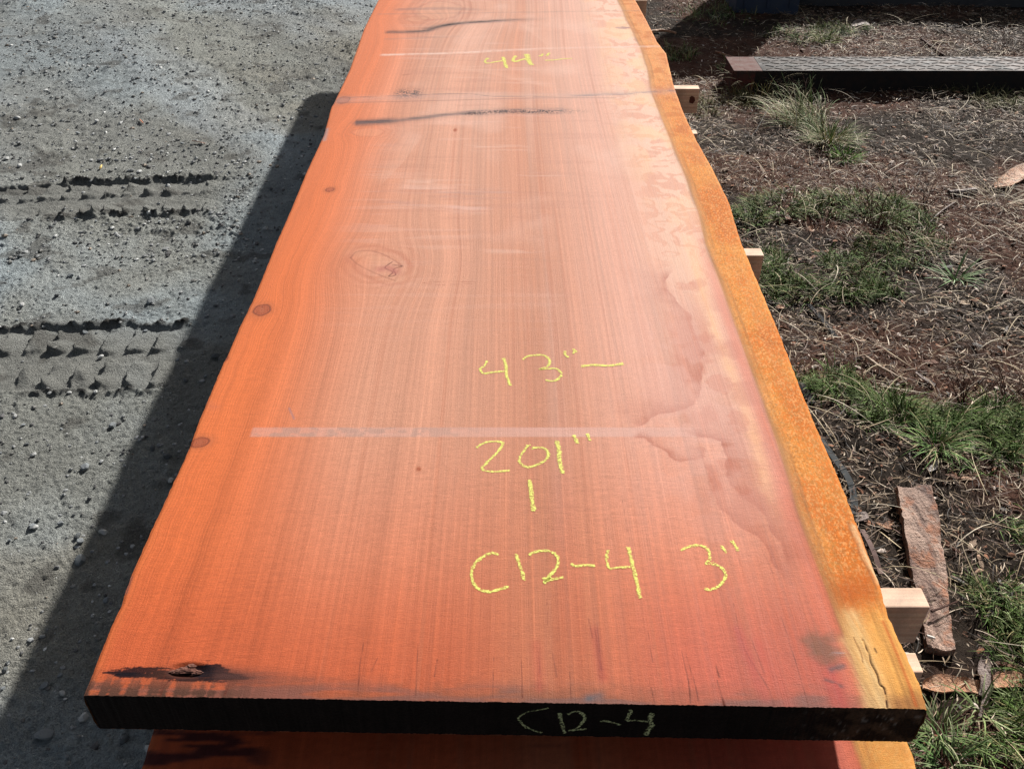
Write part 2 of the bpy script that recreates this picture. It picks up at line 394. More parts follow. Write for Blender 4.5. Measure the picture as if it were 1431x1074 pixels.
    tide([(882,600),(912,582),(950,573),(972,566),(982,540),(985,515),(978,480),(962,440),(938,412),(930,392),(945,372)], 1, .50)
    tide([(884,606),(915,619),(938,640),(955,648),(978,640),(986,622)], -1, .0)
    tide([(884,606),(915,619),(938,640),(955,648),(978,640),(986,622)], 1, .55, .012)
    tide([(960,605),(1005,615),(1012,640),(1014,665),(1035,693),(1060,715),(1078,732),(1090,762),(1108,800)], 1, .60)
    tide([(982,640),(993,680),(1002,700),(1030,728),(1058,748),(1080,785),(1112,822)], 1, .50, .022)
    bd = ss(.17,.10,dc+.05*(fbm(X*12,Y*9,3,73)-.5)*2)*ss(.0,.02,dc)*ss(.93,1.05,Y)*ss(1.75,1.45,Y)*ss(.40,.60,fbm(X*18,Y*13,4,74)); col = mix(col, (.50,.15,.085), bd*.55)
    pk = zero = np.exp(-((X-.33)/.10)**2-((Y-1.30)/.30)**2)*ss(.4,.6,fbm(X*22,Y*22,3,75)); col = mix(col, (.70,.37,.30), pk*.4)
    for cx, cy, r in ((1010,540,.03),(985,470,.02),(1020,650,.022),(1035,585,.02),(960,400,.02),(975,395,.02)):
        c = P(cx, cy, Z); q = np.hypot(X-c[0], (Y-c[1])*.8)/r+.9*(fbm(X*45,Y*45,3,77)-.5)*2
        col = mix(col, (.52,.15,.08), ss(1, .6, q)*.35)
    # near end: darkening, charred split, drying checks
    ye = Y-nearY(X)
    col = mix(col, (.20,.065,.03), ss(.040, .0, ye+.03*(pat-.5))*.65*(.5+.9*(fbm(X*5,Y*2,2,80)-.2)))
    col = mix(col, (.16,.08,.07), ss(.040,.008, ye)*ss(.45,.62,fbm(X*9,Y*60,3,81))*.6*ss(.50,.40,X))
    col = mix(col, (.10,.045,.03), ss(.050,.0,ye)*ss(.02,-.1,X+.3)*ss(.40,.54,fbm(X*150,Y*20,2,82)*.5+.5*lat)*1.0)
    blk = (.018,.014,.018)
    nz = fbm(X*18, Y*260, 3, 83)
    char([(150,939),(205,937),(252,938)], .0070, .0)
    char([(170,943),(250,942),(300,943),(338,947)], .0095, .0)
    line([(180,940),(300,941),(345,948)], .012, (.10,.035,.02), .7, noise=.4+.9*lat, fade=(.2,.2))
    char([(250,936),(290,937),(322,944)], .0110, .10)
    line([(290,940),(340,946),(420,946)], .014, (.08,.035,.03), .9, noise=.5+nz, fade=(.2,.6))
    line([(330,950),(480,956)], .020, (.16,.06,.04), .6, noise=.3+nz, fade=(.2,.5))
    brk = .35+.9*vn(X*90, Y*60, 103)
    for pts, wd, a in (([(509,893),(503,930),(500,971)],.0011,.8),([(528,918),(519,937)],.0014,.6),([(584,898),(581,971)],.0008,.7),([(611,920),(607,945)],.0011,.7),
                       ([(690,918),(688,972)],.0007,.6),([(728,898),(730,974)],.0009,.8),([(764,830),(765,872)],.0007,.45),([(767,680),(766,740)],.0006,.3),
                       ([(796,935),(798,975)],.0008,.6),([(952,908),(962,950),(965,982)],.0012,.8),([(958,912),(971,955),(976,978)],.0012,.7),([(1000,928),(1005,945)],.0016,.8),
                       ([(1002,950),(1012,984)],.0022,.75),([(1025,843),(1040,905),(1073,960),(1082,985)],.0013,.65),([(1048,887),(1068,940)],.0013,.6),([(1092,862),(1112,925),(1130,985)],.0011,.6),
                       ([(905,878),(912,925)],.0009,.7),([(822,862),(828,890)],.0013,.6),([(832,880),(840,935)],.0022,.55),([(834,868),(838,910)],.0014,.7),([(753,905),(754,940)],.0012,.5),([(772,912),(778,945)],.0016,.45),
                       ([(240,905),(228,950),(222,972)],.0012,.5),([(255,940),(232,955),(224,973)],.0009,.8),([(322,952),(314,970)],.0022,.5),([(1062,760),(1080,800)],.0012,.3),
                       ([(150,880),(130,940)],.0009,.35),([(905,940),(915,982)],.0008,.6),([(1005,700),(1035,790)],.0006,.25),([(868,690),(885,780)],.0007,.3),([(838,650),(850,760)],.0006,.3)):
        line(pts, wd*1.15, (.13,.03,.018), min(1,a*1.2), noise=brk, taper=.7)
    for pts, c, wd in (([(832,880),(842,945)],(.40,.05,.03),.010),([(750,900),(756,960)],(.45,.07,.04),.010),([(1030,880),(1070,975)],(.48,.06,.05),.010),([(1145,905),(1175,985)],(.48,.04,.04),.018),([(1060,900),(1100,985)],(.52,.08,.05),.014)):
        line(pts, wd, c, .55, noise=.4+.8*vn(X*160, Y*14, 85))
    # grey bruise by the sapwood, lead coloured nicks
    c = P(1152, 908, Z); q = np.hypot((X-c[0])/.030, (Y-c[1])/.034)+.8*(fbm(X*30, Y*50, 3, 86)-.5)
    col = mix(col, (.17,.075,.035), ss(1.15,.35,q+.5*(pat-.5)+.4*(brk-.8))*.80)
    line([(1160,912),(1180,913)], .003, (.40,.33,.33), .6, noise=ss(.4,.6,lat)); line([(1162,935),(1178,930)], .006, (.07,.06,.07), .7, noise=ss(.35,.6,pat))
    line([(1155,950),(1175,958)], .005, (.10,.05,.05), .7, noise=ss(.4,.6,pat)); line([(822,975),(838,972)], .008, (.10,.09,.10), .7, noise=.5+pat)
    # pale torn sapwood fibres with a ragged crack
    fib = vn((X-.35*Y*0)*330+Y*90, Y*22, 88)
    line([(1190,860),(1205,905),(1222,950),(1232,988)], .016, (.86,.58,.26), .80, noise=.45+.75*fib)
    line([(1180,895),(1200,940),(1215,988)], .010, (.80,.50,.20), .6, noise=.4+.7*fib)
    line([(1205,893),(1215,915),(1217,925),(1226,942),(1229,955),(1236,962),(1240,988)], .0014, (.05,.015,.01), 1.2, noise=ss(.30,.5,vn(X*160,Y*160,89)), taper=.3)
    line([(1193,890),(1203,912),(1206,925)], .0010, (.20,.07,.02), .8)
    line([(1234,868),(1250,905),(1270,955),(1280,985)], .0030, (.55,.12,.02), .75); line([(1222,905),(1225,911)], .0012, (.03,.01,.01), 1)
    line([(1185,730),(1200,770),(1215,800),(1228,830)], .0020, (.32,.10,.02), .7, noise=ss(.3,.5,vn(X*120,Y*90,90)))
    line([(1192,735),(1210,775),(1228,812)], .006, (.86,.62,.34), .7, noise=.5+.6*fib)
    # nicks and blue pencil specks
    line([(404,570),(411,585)], .0022, (.25,.18,.22), .6); line([(1038-700+525,39),(1043-700+530,40)], .012, (.25,.08,.08), .8)
    line([(285,560),(300,570)], .012, (.35,.12,.10), .30, noise=lat); line([(457,180),(453,196)], .008, (.35,.28,.28), .7); line([(183,806),(176,828)], .004, (.18,.10,.10), .5)
    line([(870,38),(878,39)], .010, (.20,.07,.08), .9); line([(563,105),(572,104)], .006, (.40,.14,.08), .7)
    return col

fLs, fRs, fCs = fL, fR, fC
def make_slab(z_top, seed, main, label, ncol, nrow, near, dxl, dxr, nf):
    global fLs, fRs, fCs
    fLs = lambda y: fL(y)+dxl; fRs = lambda y: fR(y)+dxr; fCs = lambda y: fC(y)+dxr*.9
    root = empty('wood_slab', (0, 0, z_top-TH), label, 'wood slab', 'redwood slabs stacked with stickers')
    # rows: finer towards the near end
    s = np.linspace(0, 1, nrow); s = (np.exp(s*1.9)-1)/(math.exp(1.9)-1)
    u = np.linspace(0, 1, ncol)
    U, Sg = np.meshgrid(u, s)
    Yb = near+Sg*(FAR-near); X = fLs(Yb)+U*(fRs(Yb)-fLs(Yb))
    e0 = nf(X)+.0003*(vn(X*120, X*0, seed)-.5)*2+.0006*(vn(X*600, X*0, seed+1)-.5)*2
    Y = e0+Sg*(FAR-e0)
    X = fLs(Y)+U*(fRs(Y)-fLs(Y))
    # ragged outer edges
    X = X+(.0009*(fbm(Y*90, Y*0, 4, seed+2)-.5)*2)*ss(.02, 0, U)+(.0016*(fbm(Y*80, Y*0, 4, seed+3)-.5)*2)*ss(.97, 1, U)
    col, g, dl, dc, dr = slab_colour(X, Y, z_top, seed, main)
    Zz = np.zeros_like(X)+TH
    if main: col = slab_marks(X, Y, col, dl, dc)
    else:
        lat = fbm(X*8, Y*90, 3, seed+50); m = ss(.50, .62, lat)*ss(.50, .62, fbm(X*4, Y*5, 3, seed+51))*ss(.3, .2, X)
        col = mix(col, (.03, .02, .03), m*.85)
    Zz -= .0035*ss(.006, 0, dr)+.0015*ss(.004, 0, dl)
    Zz += .0009*(fbm(X*70, Y*60, 3, seed+6)-.5)*ss(.0, -.02, dc)
    Zz += .00010*(fbm(X*14, Y*230, 2, seed+7)-.5)
    if main:
        c = P(262, 936, z_top); rr = np.hypot((X-c[0])/.020, (Y-c[1])/.009); Zz -= .004*ss(1.6, .6, rr)
        d, s_, t = seg_dist(X, Y, PP([(1205,893),(1215,915),(1217,925),(1226,942),(1229,955),(1236,962),(1240,988)], z_top)); Zz -= .002*ss(.0016, .0, d)
    V = np.stack([X, Y, Zz], -1).reshape(-1, 3)
    lum = col.mean(-1, keepdims=True); col = (col*.97+lum*.03)*.755
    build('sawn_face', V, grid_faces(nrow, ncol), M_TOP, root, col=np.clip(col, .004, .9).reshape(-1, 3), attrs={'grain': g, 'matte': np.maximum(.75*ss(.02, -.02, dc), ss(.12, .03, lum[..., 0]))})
    # near end face, its shade painted in as near-black colour
    xe, ye, ze = X[0], Y[0], Zz[0]; nz = 14
    t = np.linspace(0, 1, nz)[:, None]
    ex = np.repeat(xe[None, :], nz, 0); ez = ze[None, :]*(1-t)+0*t
    ey = np.repeat(ye[None, :], nz, 0)+.0012*(fbm(ex*60, ez*60, 3, seed+9)-.5)*ss(0, .1, t)+.0*t
    lo = .010*ss(xe[0]+.07, xe[0]+.02, ex)*t**6
    ez = ez+lo*0
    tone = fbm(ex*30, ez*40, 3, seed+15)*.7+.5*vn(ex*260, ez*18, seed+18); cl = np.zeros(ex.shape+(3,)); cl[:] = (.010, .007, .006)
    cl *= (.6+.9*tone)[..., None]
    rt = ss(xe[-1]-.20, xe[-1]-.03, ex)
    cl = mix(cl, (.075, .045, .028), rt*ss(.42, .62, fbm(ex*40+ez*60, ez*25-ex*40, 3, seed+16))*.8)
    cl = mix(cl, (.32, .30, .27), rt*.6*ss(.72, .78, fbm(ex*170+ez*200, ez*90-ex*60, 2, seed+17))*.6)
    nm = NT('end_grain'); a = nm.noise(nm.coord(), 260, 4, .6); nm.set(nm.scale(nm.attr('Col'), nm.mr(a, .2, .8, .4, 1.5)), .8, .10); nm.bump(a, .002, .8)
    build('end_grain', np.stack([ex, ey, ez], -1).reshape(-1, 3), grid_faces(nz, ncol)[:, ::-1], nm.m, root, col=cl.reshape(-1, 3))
    # the sides and the far end
    for nm_, cx, sg in (('live_edge', -1, 1), ('waney_edge', 0, -1)):
        xs, ys, zs = X[:, cx], Y[:, cx], Zz[:, cx]; t = np.linspace(0, 1, 9)[:, None]
        Xs = xs[None]+sg*(.004*np.sin(t*np.pi)+.006*(fbm(ys[None]*25, t*4, 3, seed+19)-.5)*np.sin(t*np.pi)); Ys = np.repeat(ys[None], 9, 0); Zs = zs[None]*(1-t)
        f = grid_faces(9, nrow); f = f if sg < 0 else f[:, ::-1]
        build(nm_, np.stack([Xs, Ys, Zs], -1).reshape(-1, 3), f, M_SIDE, root)
    k = np.linspace(0, nrow-1, 120).astype(int)
    lx, ly, rx, ry = X[k, 0], Y[k, 0], X[k, -1], Y[k, -1]
    V = np.concatenate([np.stack([lx, ly, lx*0], -1), np.stack([rx, ry, rx*0], -1)])
    i = np.arange(len(k)-1)
    build('underside', V, np.stack([i, i+1, i+1+len(k), i+len(k)], -1), M_UNDER, root)
    build('far_end', [(X[-1,0],FAR,TH),(X[-1,-1],FAR,TH),(X[-1,-1],FAR,0),(X[-1,0],FAR,0)], np.array([[3,2,1,0]]), M_END, root)
    return root
top = make_slab(Z1, 0, True, 'big orange redwood slab on top of the stack, marked in yellow chalk', 860, 1250, .66, 0, 0, nearY)
Z2 = Z1-TH-GAP; Z3 = Z2-TH-GAP
make_slab(Z2, 90, False, 'second redwood slab, directly under the chalk-marked slab, its near end mostly in shadow', 260, 420, .55, .035, .035, lambda x: .56+0*x)
make_slab(Z3, 170, False, 'lowest redwood slab of the stack, hidden under the two above it', 160, 220, .62, .02, .0, lambda x: .62+0*x)
fLs, fRs, fCs = fL, fR, fC

# loose bark flake in the charred split
def lump(name, c, rx, ry, rz, mat, parent=None, seed=0, nu=26, nv=14, loc=None):
    th = np.linspace(0, 2*np.pi, nu, endpoint=False); ph = np.linspace(.02, np.pi-.02, nv)
    T, Q = np.meshgrid(th, ph)
    x, y, z = np.cos(T)*np.sin(Q), np.sin(T)*np.sin(Q), np.cos(Q)
    k = 1+.8*(fbm(x*2.5+z*2, y*2.5+z, 3, seed)-.5)*2
    V = np.stack([x*rx*k, y*ry*k, z*rz*k], -1).reshape(-1, 3)+np.array(c)
    f = []
    for j in range(nv-1):
        for i in range(nu): f.append((j*nu+i, (j+1)*nu+i, (j+1)*nu+(i+1) % nu, j*nu+(i+1) % nu))
    return build(name, V, np.array(f), mat, parent, smooth_sh=False)
M_BARKF = mat_plain('bark_flake', (.12,.05,.035), .8, .3, 90, .4, .004, (1,4,1), c2=(.20,.085,.06))
c = P(264, 936, Z1)
for q, (ox, oy, rx, ry, rz) in enumerate(((-.004,0,.014,.004,.0022),(-.017,-.002,.008,.0025,.0014),(.001,.005,.006,.004,.0020),(.012,-.003,.007,.0028,.0016))):
    lump('bark_splinter', (c[0]+ox, c[1]+oy, TH-.0002), rx, ry, rz, M_BARKF, top, 5+q)

# ------------------------------------------------------------------ chalk writing
def mat_chalk(name, c, thr):
    n = NT(name); co = n.coord(); e = n.attr('edge', 'Fac')
    a = n.noise(n.mapp(co, (380, 700, 700)), 1, 3, .6); b = n.noise(n.mapp(co, (650, 650, 650)), 1, 3, .7)
    v = n.math('ADD', n.math('MULTIPLY', a, .62), n.math('MULTIPLY', b, .38))
    lim = n.math('ADD', thr, n.math('MULTIPLY', n.math('POWER', n.math('ABSOLUTE', e), 3.0), .17))
    on = n.mr(n.math('SUBTRACT', v, lim), -.03, .03, 0, .92)
    n.set(c, .95, .1)
    tr = n.n('ShaderNodeBsdfTransparent'); mx = n.n('ShaderNodeMixShader')
    n.l(on, mx.inputs[0]); n.l(tr.outputs[0], mx.inputs[1]); n.l(n.b.outputs[0], mx.inputs[2]); n.l(mx.outputs[0], n.o.inputs[0])
    return n.m
M_CH = mat_chalk('yellow_chalk', (.76, .78, .20), .470)
M_CH2 = mat_chalk('shaded_chalk', (.62, .66, .34), .49)  # chalk for the near end, its shade dulled into the colour
def ribbon(pts3, wid, side_fn, seed=0):
    p = np.array(pts3); d = np.gradient(p, axis=0); d /= np.linalg.norm(d, axis=1)[:, None]+1e-9
    nn = side_fn(d); n = len(p)
    wv = wid*(.75+.5*vn(np.arange(n)*.35, np.zeros(n), seed))[:, None]
    V = []; E = []
    for k, o in enumerate((-1, -.5, 0, .5, 1)):
        V.append(p+nn*wv*.5*o); E.append(np.full(n, abs(o)))
    V = np.concatenate(V); E = np.concatenate(E)
    E[[0, n-1, n, 2*n-1, 2*n, 3*n-1, 3*n, 4*n-1, 4*n, 5*n-1]] = 1
    f = []
    for k in range(4):
        i = np.arange(n-1)+k*n; f.append(np.stack([i, i+1, i+1+n, i+n], -1))
    return V, np.concatenate(f), E
def chalk(name, strokes, label):
    Vs, Fs, Es = [], [], []; o = 0
    for q, (wd, pts) in enumerate(strokes):
        s = smooth(pts, 9)
        p = np.array([P(a, b, Z1)[:2]+(TH+.0005+.00003*q,) for a, b in s])
        V, f, E = ribbon(p, wd, lambda d: np.stack([-d[:, 1], d[:, 0], 0*d[:, 0]], -1), q+len(label))
        Vs.append(V); Fs.append(f+o); Es.append(E); o += len(V)
    ob = build(name, np.concatenate(Vs), np.concatenate(Fs), M_CH, top, attrs={'edge': np.concatenate(Es)}, smooth_sh=False)
    ob['label'] = label
def Zm(ox, oy, k, pts): return [(ox+a/k, oy+b/k) for a, b in pts]
W = .0066
a = lambda p: Zm(640, 460, 4.477, p)
chalk('chalk_writing', [(W,a([(182,196),(168,225),(142,245),(142,262),(165,276),(220,268),(292,262)])),(W*1.25,a([(285,178),(300,230),(305,290),(328,355)])),
    (W,a([(405,192),(430,172),(485,162),(540,165),(570,190),(572,215),(552,238),(512,250),(560,248),(610,246),(642,268),(645,292),(615,318),(580,324),(545,316)])),
    (W,a([(668,135),(672,158),(692,178)])),(W,a([(720,122),(728,140),(722,155)])),(W*.8,a([(722,124),(745,146)])),(W*1.3,a([(765,232),(850,224),(940,228),(1040,215)]))], 'yellow chalk 43 inch mark with a dash')
chalk('chalk_writing', [(W,a([(115,742),(150,718),(205,702),(272,706),(278,722),(250,765),(205,810),(165,850),(150,872),(175,885),(240,890),(328,882)])),
    (W,a([(438,722),(420,752),(392,790),(386,828),(405,850),(440,862),(495,848),(548,818),(566,785),(550,752),(505,738),(455,746)])),(W*.8,a([(430,732),(455,722)])),
    (W*1.5,a([(615,695),(632,750),(636,820),(658,905)])),(W*1.3,a([(722,660),(738,690),(746,716)])),(W*1.1,a([(808,650),(818,675),(826,698)])),(W*1.4,a([(445,940),(455,990),(464,1072),(476,1140)]))], 'yellow chalk 201 inch mark with a short stroke below')
b = lambda p: Zm(640, 740, 3.407, p)
chalk('chalk_writing', [(W,b([(192,122),(170,110),(130,122),(88,155),(66,195),(70,245),(100,282),(145,294),(195,284),(245,268)])),(W*1.1,b([(276,112),(292,165),(305,200),(315,242)])),
    (W,b([(338,122),(365,106),(420,100),(462,115),(478,145),(468,180),(440,215),(408,258)])),(W*.9,b([(400,235),(440,226),(410,248),(455,234),(505,226)])),(W,b([(538,160),(560,172),(610,168),(655,172)])),
    (W*.9,b([(716,95),(708,125),(712,160),(722,184),(760,180),(830,176)])),(W*1.25,b([(810,80),(825,140),(842,210),(856,270),(866,328)])),
    ], 'large yellow chalk C12-4')
chalk('chalk_writing', [(W,b([(1058,100),(1095,82),(1140,74),(1180,84),(1198,115),(1196,145),(1182,160),(1215,162),(1255,182),(1275,212),(1262,248),(1230,275),(1205,284),(1172,280)])),
    (W*1.1,b([(1250,72),(1265,92),(1277,112)])),(W,b([(1300,50),(1320,76),(1335,102)]))], 'yellow chalk 3 inch mark')
d_ = lambda p: Zm(660, 50, 8.417, p)
chalk('chalk_writing', [(.012,d_([(188,264),(160,285),(150,305),(175,324),(260,312),(360,294)])),(.016,d_([(360,250),(378,300),(392,345),(408,385)])),(.018,d_([(512,236),(485,275),(482,298),(515,304),(580,284),(636,272)])),
    (.024,d_([(636,215),(655,270),(672,310),(700,350)])),(.011,d_([(780,242),(810,238),(832,215)])),(.012,d_([(875,242),(900,210),(920,208)])),(.010,d_([(845,292),(960,288),(1070,274),(1180,270)]))], 'small far yellow chalk 44 inch mark')
# writing on the near end
def PE(px, py):
    dx, dz = px-715.5, -(py-537.0); r = (dx, F*cp+dz*sp, -F*sp+dz*cp); y = .66
    for _ in range(4): t = y/r[1]; y = nearY(r[0]*t)
    return (r[0]*t, y-.0016, CAMZ+r[2]*t-(Z1-TH))
e = lambda p: Zm(700, 970, 5.9625, p)
Vs, Fs, Es = [], [], []; o = 0
for q, (wd, pts) in enumerate([(.0035,e([(400,102),(330,116),(240,130),(175,160),(145,190),(170,230),(235,270),(290,295),(345,308)])),(.0045,e([(160,200),(190,250),(240,278)])),(.0070,e([(488,140),(500,200),(515,260),(530,315)])),
    (.0040,e([(552,155),(600,135),(650,128),(690,150),(702,190),(680,230),(640,262),(600,280),(560,290)])),(.006,e([(655,135),(690,165),(695,200),(650,250)])),(.0045,e([(575,286),(630,280),(716,272)])),
    (.0045,e([(822,208),(870,206),(930,220),(1000,242)])),(.0062,e([(1072,110),(1085,130),(1062,160),(1045,205)])),(.0045,e([(1045,205),(1110,200),(1170,205),(1230,212)])),(.0085,e([(1258,135),(1240,200),(1255,240),(1225,280),(1205,325)]))]):
    p = np.array([PE(x_, y_) for x_, y_ in smooth(pts, 9)]); p[:, 1] -= .0001*q
    V, f, E = ribbon(p, wd, lambda d: np.stack([-d[:, 2], 0*d[:, 0], d[:, 0]], -1), q)
    Vs.append(V); Fs.append(f+o); Es.append(E); o += len(V)
ob = build('chalk_writing', np.concatenate(Vs), np.concatenate(Fs), M_CH2, top, attrs={'edge': np.concatenate(Es)}, smooth_sh=False); ob['label'] = 'dim chalk C12-4 on the dark near end'

# ------------------------------------------------------------------ stickers and bearers
def box_obj(name, x0, x1, y0, y1, z0, z1, mat, loc, bev=.002, seed=0):
    import bmesh
    bm = bmesh.new(); bmesh.ops.create_cube(bm, size=1)
    for v in bm.verts:
        v.co = Vector((x0+(v.co.x+.5)*(x1-x0), y0+(v.co.y+.5)*(y1-y0), z0+(v.co.z+.5)*(z1-z0)))-Vector(loc)
    bmesh.ops.bevel(bm, geom=bm.edges[:], offset=bev, segments=2, affect='EDGES', profile=.6)
    me = bpy.data.meshes.new(name); bm.to_mesh(me); bm.free(); me.materials.append(mat)
    o = bpy.data.objects.new(name, me); o.location = loc; C.objects.link(o); return o
def mat_pine():
    n = NT('pale_pine'); co = n.coord()
    a = n.noise(n.mapp(co, (3, 160, 120)), 1, 3, .5); b = n.noise(n.mapp(co, (8, 55, 40)), 1, 2, .5); s = n.noise(co, 500, 2, .6)
    c = n.mixc(n.mr(a, .40, .62, 0, 1), (.80,.62,.45), (.62,.40,.27)); c = n.mixc(n.mr(b, .4, .62, 0, .8), c, (.76,.52,.38))
    dirt = n.noise(co, 14, 5, .65); c = n.mixc(n.mr(dirt, .50, .68, 0, .55), c, (.36,.27,.21)); c = n.mixc(n.mr(dirt, .22, .36, .5, 0), c, (.30,.24,.20))
    n.set(n.scale(c, n.mr(s, .25, .75, .85, 1.08)), .75, .25); n.bump(a, .0006, .6); return n.m
M_PINE = mat_pine()
M_OLD = mat_plain('old_bearer', (.12,.08,.055), .9, .2, 25, .4, .004, (.3,4,4))
names = {.895:'first', 1.98:'second', 3.18:'third', 4.36:'fourth', 5.35:'fifth'}
ends1 = {.895:.637, 1.98:.627, 3.18:.667, 4.36:.622, 5.35:.63}
desc1 = {.895:'nearest, largest pine sticker block under the top slab beside the bark plank',
         1.98:'pale pine sticker end under the top slab beside the middle grass patch',
         3.18:'pale sticker end with a dark knot, level with the steel beam end',
         4.36:'farthest visible pale sticker end, at the upper edge of the picture',
         5.35:'pine sticker under the far end of the top slab, hidden'}
for y, xe in ends1.items():
    o = box_obj('sticker', -.50, xe, y-.019, y+.019, Z1-TH-GAP+.0005, Z1-TH-.0005, M_PINE, (0, y, Z2))
    tag(o, desc1[y], 'sticker', 'pine stickers between the slabs')
    if y in (.895,):
        st = box_obj('staple', xe-.083, xe-.080, y-.004, y+.009, Z1-TH-.001, Z1-TH+.0006, M_END, (0, y, Z2), .0004); st.parent = o; st.location = (0, 0, 0); st.name = 'staple_mark'
    if y == 3.18:
        kn = lump('knot', (xe-.022, -.0192, .050), .009, .0006, .011, mat_plain('knot_wood', (.10,.03,.02), .7), o, 4)
desc2 = {.895:'lower pale sticker end under the second slab, beside horizontal bark shard', 1.98:'lower sticker under the second slab, behind the second block', 3.18:'small white tip of a lower-layer sticker below the knotted block',
         4.36:'lower layer sticker under the far part of the second slab', 5.35:'lower layer sticker under the hidden far end'}
for i, (y, xe) in enumerate({.895:.673, 1.98:.60, 3.18:.680, 4.36:.60, 5.35:.60}.items()):
    o = box_obj('sticker', -.50, xe, y-.019, y+.019, Z3+.0005, Z2-TH-.0005, M_PINE, (0, y, Z3)); tag(o, desc2[y], 'sticker', 'pine stickers between the slabs')
for i, y in enumerate((1.2, 2.6, 4.0, 5.2)):
    o = box_obj('timber_bearer', -.52, .50, y-.06, y+.06, -.02, Z3-TH-.001, M_OLD, (0, y, 0), .005)
    tag(o, 'old dark timber bearer on the ground carrying the slab stack', 'bearer', 'timber bearers under the stack')

# ------------------------------------------------------------------ ground heights
tA = {'c': PP([(-300,292),(-100,289),(0,284),(100,278),(200,273),(340,270)]), 'w': .155}
tB = {'c': PP([(-300,508),(-100,505),(0,502),(120,499),(200,497),(290,493)]), 'w': .165}
def tyre(X, Y, h, t, seed, depth, lip):
    d, s, par = seg_dist(X, Y, t['c']); m = ss(1, .86, par+.05*(fbm(X*20,Y*20,2,seed+11)-.5)); w_ = t['w']
    wob = .028*(fbm(X*16, Y*16, 4, seed)-.5)*2
    dd = d+wob; sd = dd*s
    inside = ss(w_+.014, w_-.012, dd)*m
    h = h*(1-.75*inside)-depth*inside
    # chevron lugs pressed by the tread: bars slanting in from both rims
    px = X-np.where(np.abs(sd) > .09, -.15, .12)*(sd-np.sign(sd)*.09)+np.where(sd > 0, 0, .04)+.030*(fbm(X*22, Y*22, 3, seed+8)-.5)
    ph = (px/.082) % 1.0
    bar = ss(.0, .05, ph)*(1-ph)*ss(.020, .040, np.abs(sd))*ss(w_+.0, w_-.03, dd)*m
    keep = ss(.30, .45, fbm(X*5, Y*5, 2, seed+2)+.1)
    h = h+.020*bar*keep*(.35+1.2*vn(X*22, Y*22, seed+12))+.005*(fbm(X*60,Y*60,3,seed+13)-.5)*inside
    # broken lips pushed up along the rims
    lp = np.exp(-((dd-w_-.015)/.014)**2)*m*ss(.36, .56, fbm(X*5, Y*5, 3, seed+4))
    cl = fbm(X*45, Y*45, 3, seed+5)
    h = h+lip*lp*(.1+1.5*cl**1.5)*(.5+1.0*vn(X*70, Y*70, seed+9))
    return h, inside, lp*cl
def h_left(X, Y):
    h = .020*(fbm(X*1.5, Y*1.5, 3, 1)-.5)+.016*(fbm(X*7, Y*7, 3, 2)-.5)
    c = fbm(X*24, Y*24, 4, 3); patch = .35+1.3*ss(.35, .65, fbm(X*2.2+Y*.8, Y*2.2, 3, 4))
    h = h+.011*(c-.5)*patch+.007*np.clip(fbm(X*48, Y*48, 3, 5)-.56, 0, 1)*patch*2.4*1.0
    h = h+.0060*(vn(X*110, Y*110, 6)-.5)+.004*(vn(X*230, Y*230, 7)-.5)
    # faint diagonal wheel ridges farther out
    r = np.sin((X*.75+Y*.55)*5.2+2*fbm(X, Y, 2, 9)); h = h+.010*r*ss(3.2, 4.2, Y)
    h, ia, la = tyre(X, Y, h, tA, 20, .014, .028)
    h, ib, lb = tyre(X, Y, h, tB, 30, .009, .014)
    return h, ia, ib, la+lb
def h_right(X, Y):
    h = .05*(fbm(X*1.2, Y*1.2, 3, 41)-.5)+.025*(fbm(X*6, Y*6, 3, 42)-.5)+.016*(fbm(X*28, Y*28, 3, 43)-.5)+.008*(fbm(X*90, Y*90, 2, 44)-.5)
    return h
def hR(x, y): return float(h_right(np.array([x]), np.array([y]))[0])
def hL(x, y): return float(h_left(np.array([[x]]), np.array([[y]]))[0][0, 0])

def axis(parts):
    o = [np.linspace(a, b, n, endpoint=False) for a, b, n in parts]; return np.concatenate(o+[[parts[-1][1]]])
XS = 0.0
xs = axis([(-60,-12,14),(-12,-4,24),(-4,-2.2,260),(-2.2,-.28,520),(-.28,XS,12)])
ys = axis([(-30,-2,10),(-2,.35,30),(.35,1.2,230),(1.2,3.7,520),(3.7,7,280),(7,12,30),(12,80,24)])
X, Y = np.meshgrid(xs, ys); H, ia, ib, lp = h_left(X, Y)
H = H*ss(0, -.08, X-XS)
tone = fbm(X*1.3+Y*.6, Y*1.1-X*.3, 4, 51); fine = fbm(X*12, Y*12, 4, 52); vf = fbm(X*70, Y*70, 3, 53)
col = np.zeros(X.shape+(3,)); col[:] = (.225, .222, .205)
col = mix(col, (.215,.235,.242), ss(.42,.62,tone)*.8); col = mix(col, (.150,.140,.118), ss(.50,.36,tone)*.6)
col = mix(col, (.19,.165,.13), ss(.52,.68,fbm(X*2,Y*2,3,55))*ss(-2,-1,X)*.6)
streak = ss(.50,.66,fbm((X*.75+Y*.55)*3.2,(Y*.75-X*.55)*.5,3,56))*ss(2.8,4.5,Y); col = mix(col, (.13,.125,.12), streak*.4)
streak = ss(.55,.70,fbm((X*.75+Y*.55)*2.6+9,(Y*.75-X*.55)*.5,3,57))*ss(2.8,4.5,Y); col = mix(col, (.30,.31,.32), streak*.3)
col *= np.array([1.56, 1.68, 1.74])*(.82+.36*fine)[..., None]; col *= (.80+.4*vf)[..., None]
col = mix(col, (.045,.045,.043), np.clip(lp*1.9,0,1)*ss(.40,.60,fbm(X*30,Y*30,3,58)+.10))   # dark clods along the track rims
col = mix(col, (.19,.19,.178), np.clip(ia*.45+ib*.5, 0, 1))
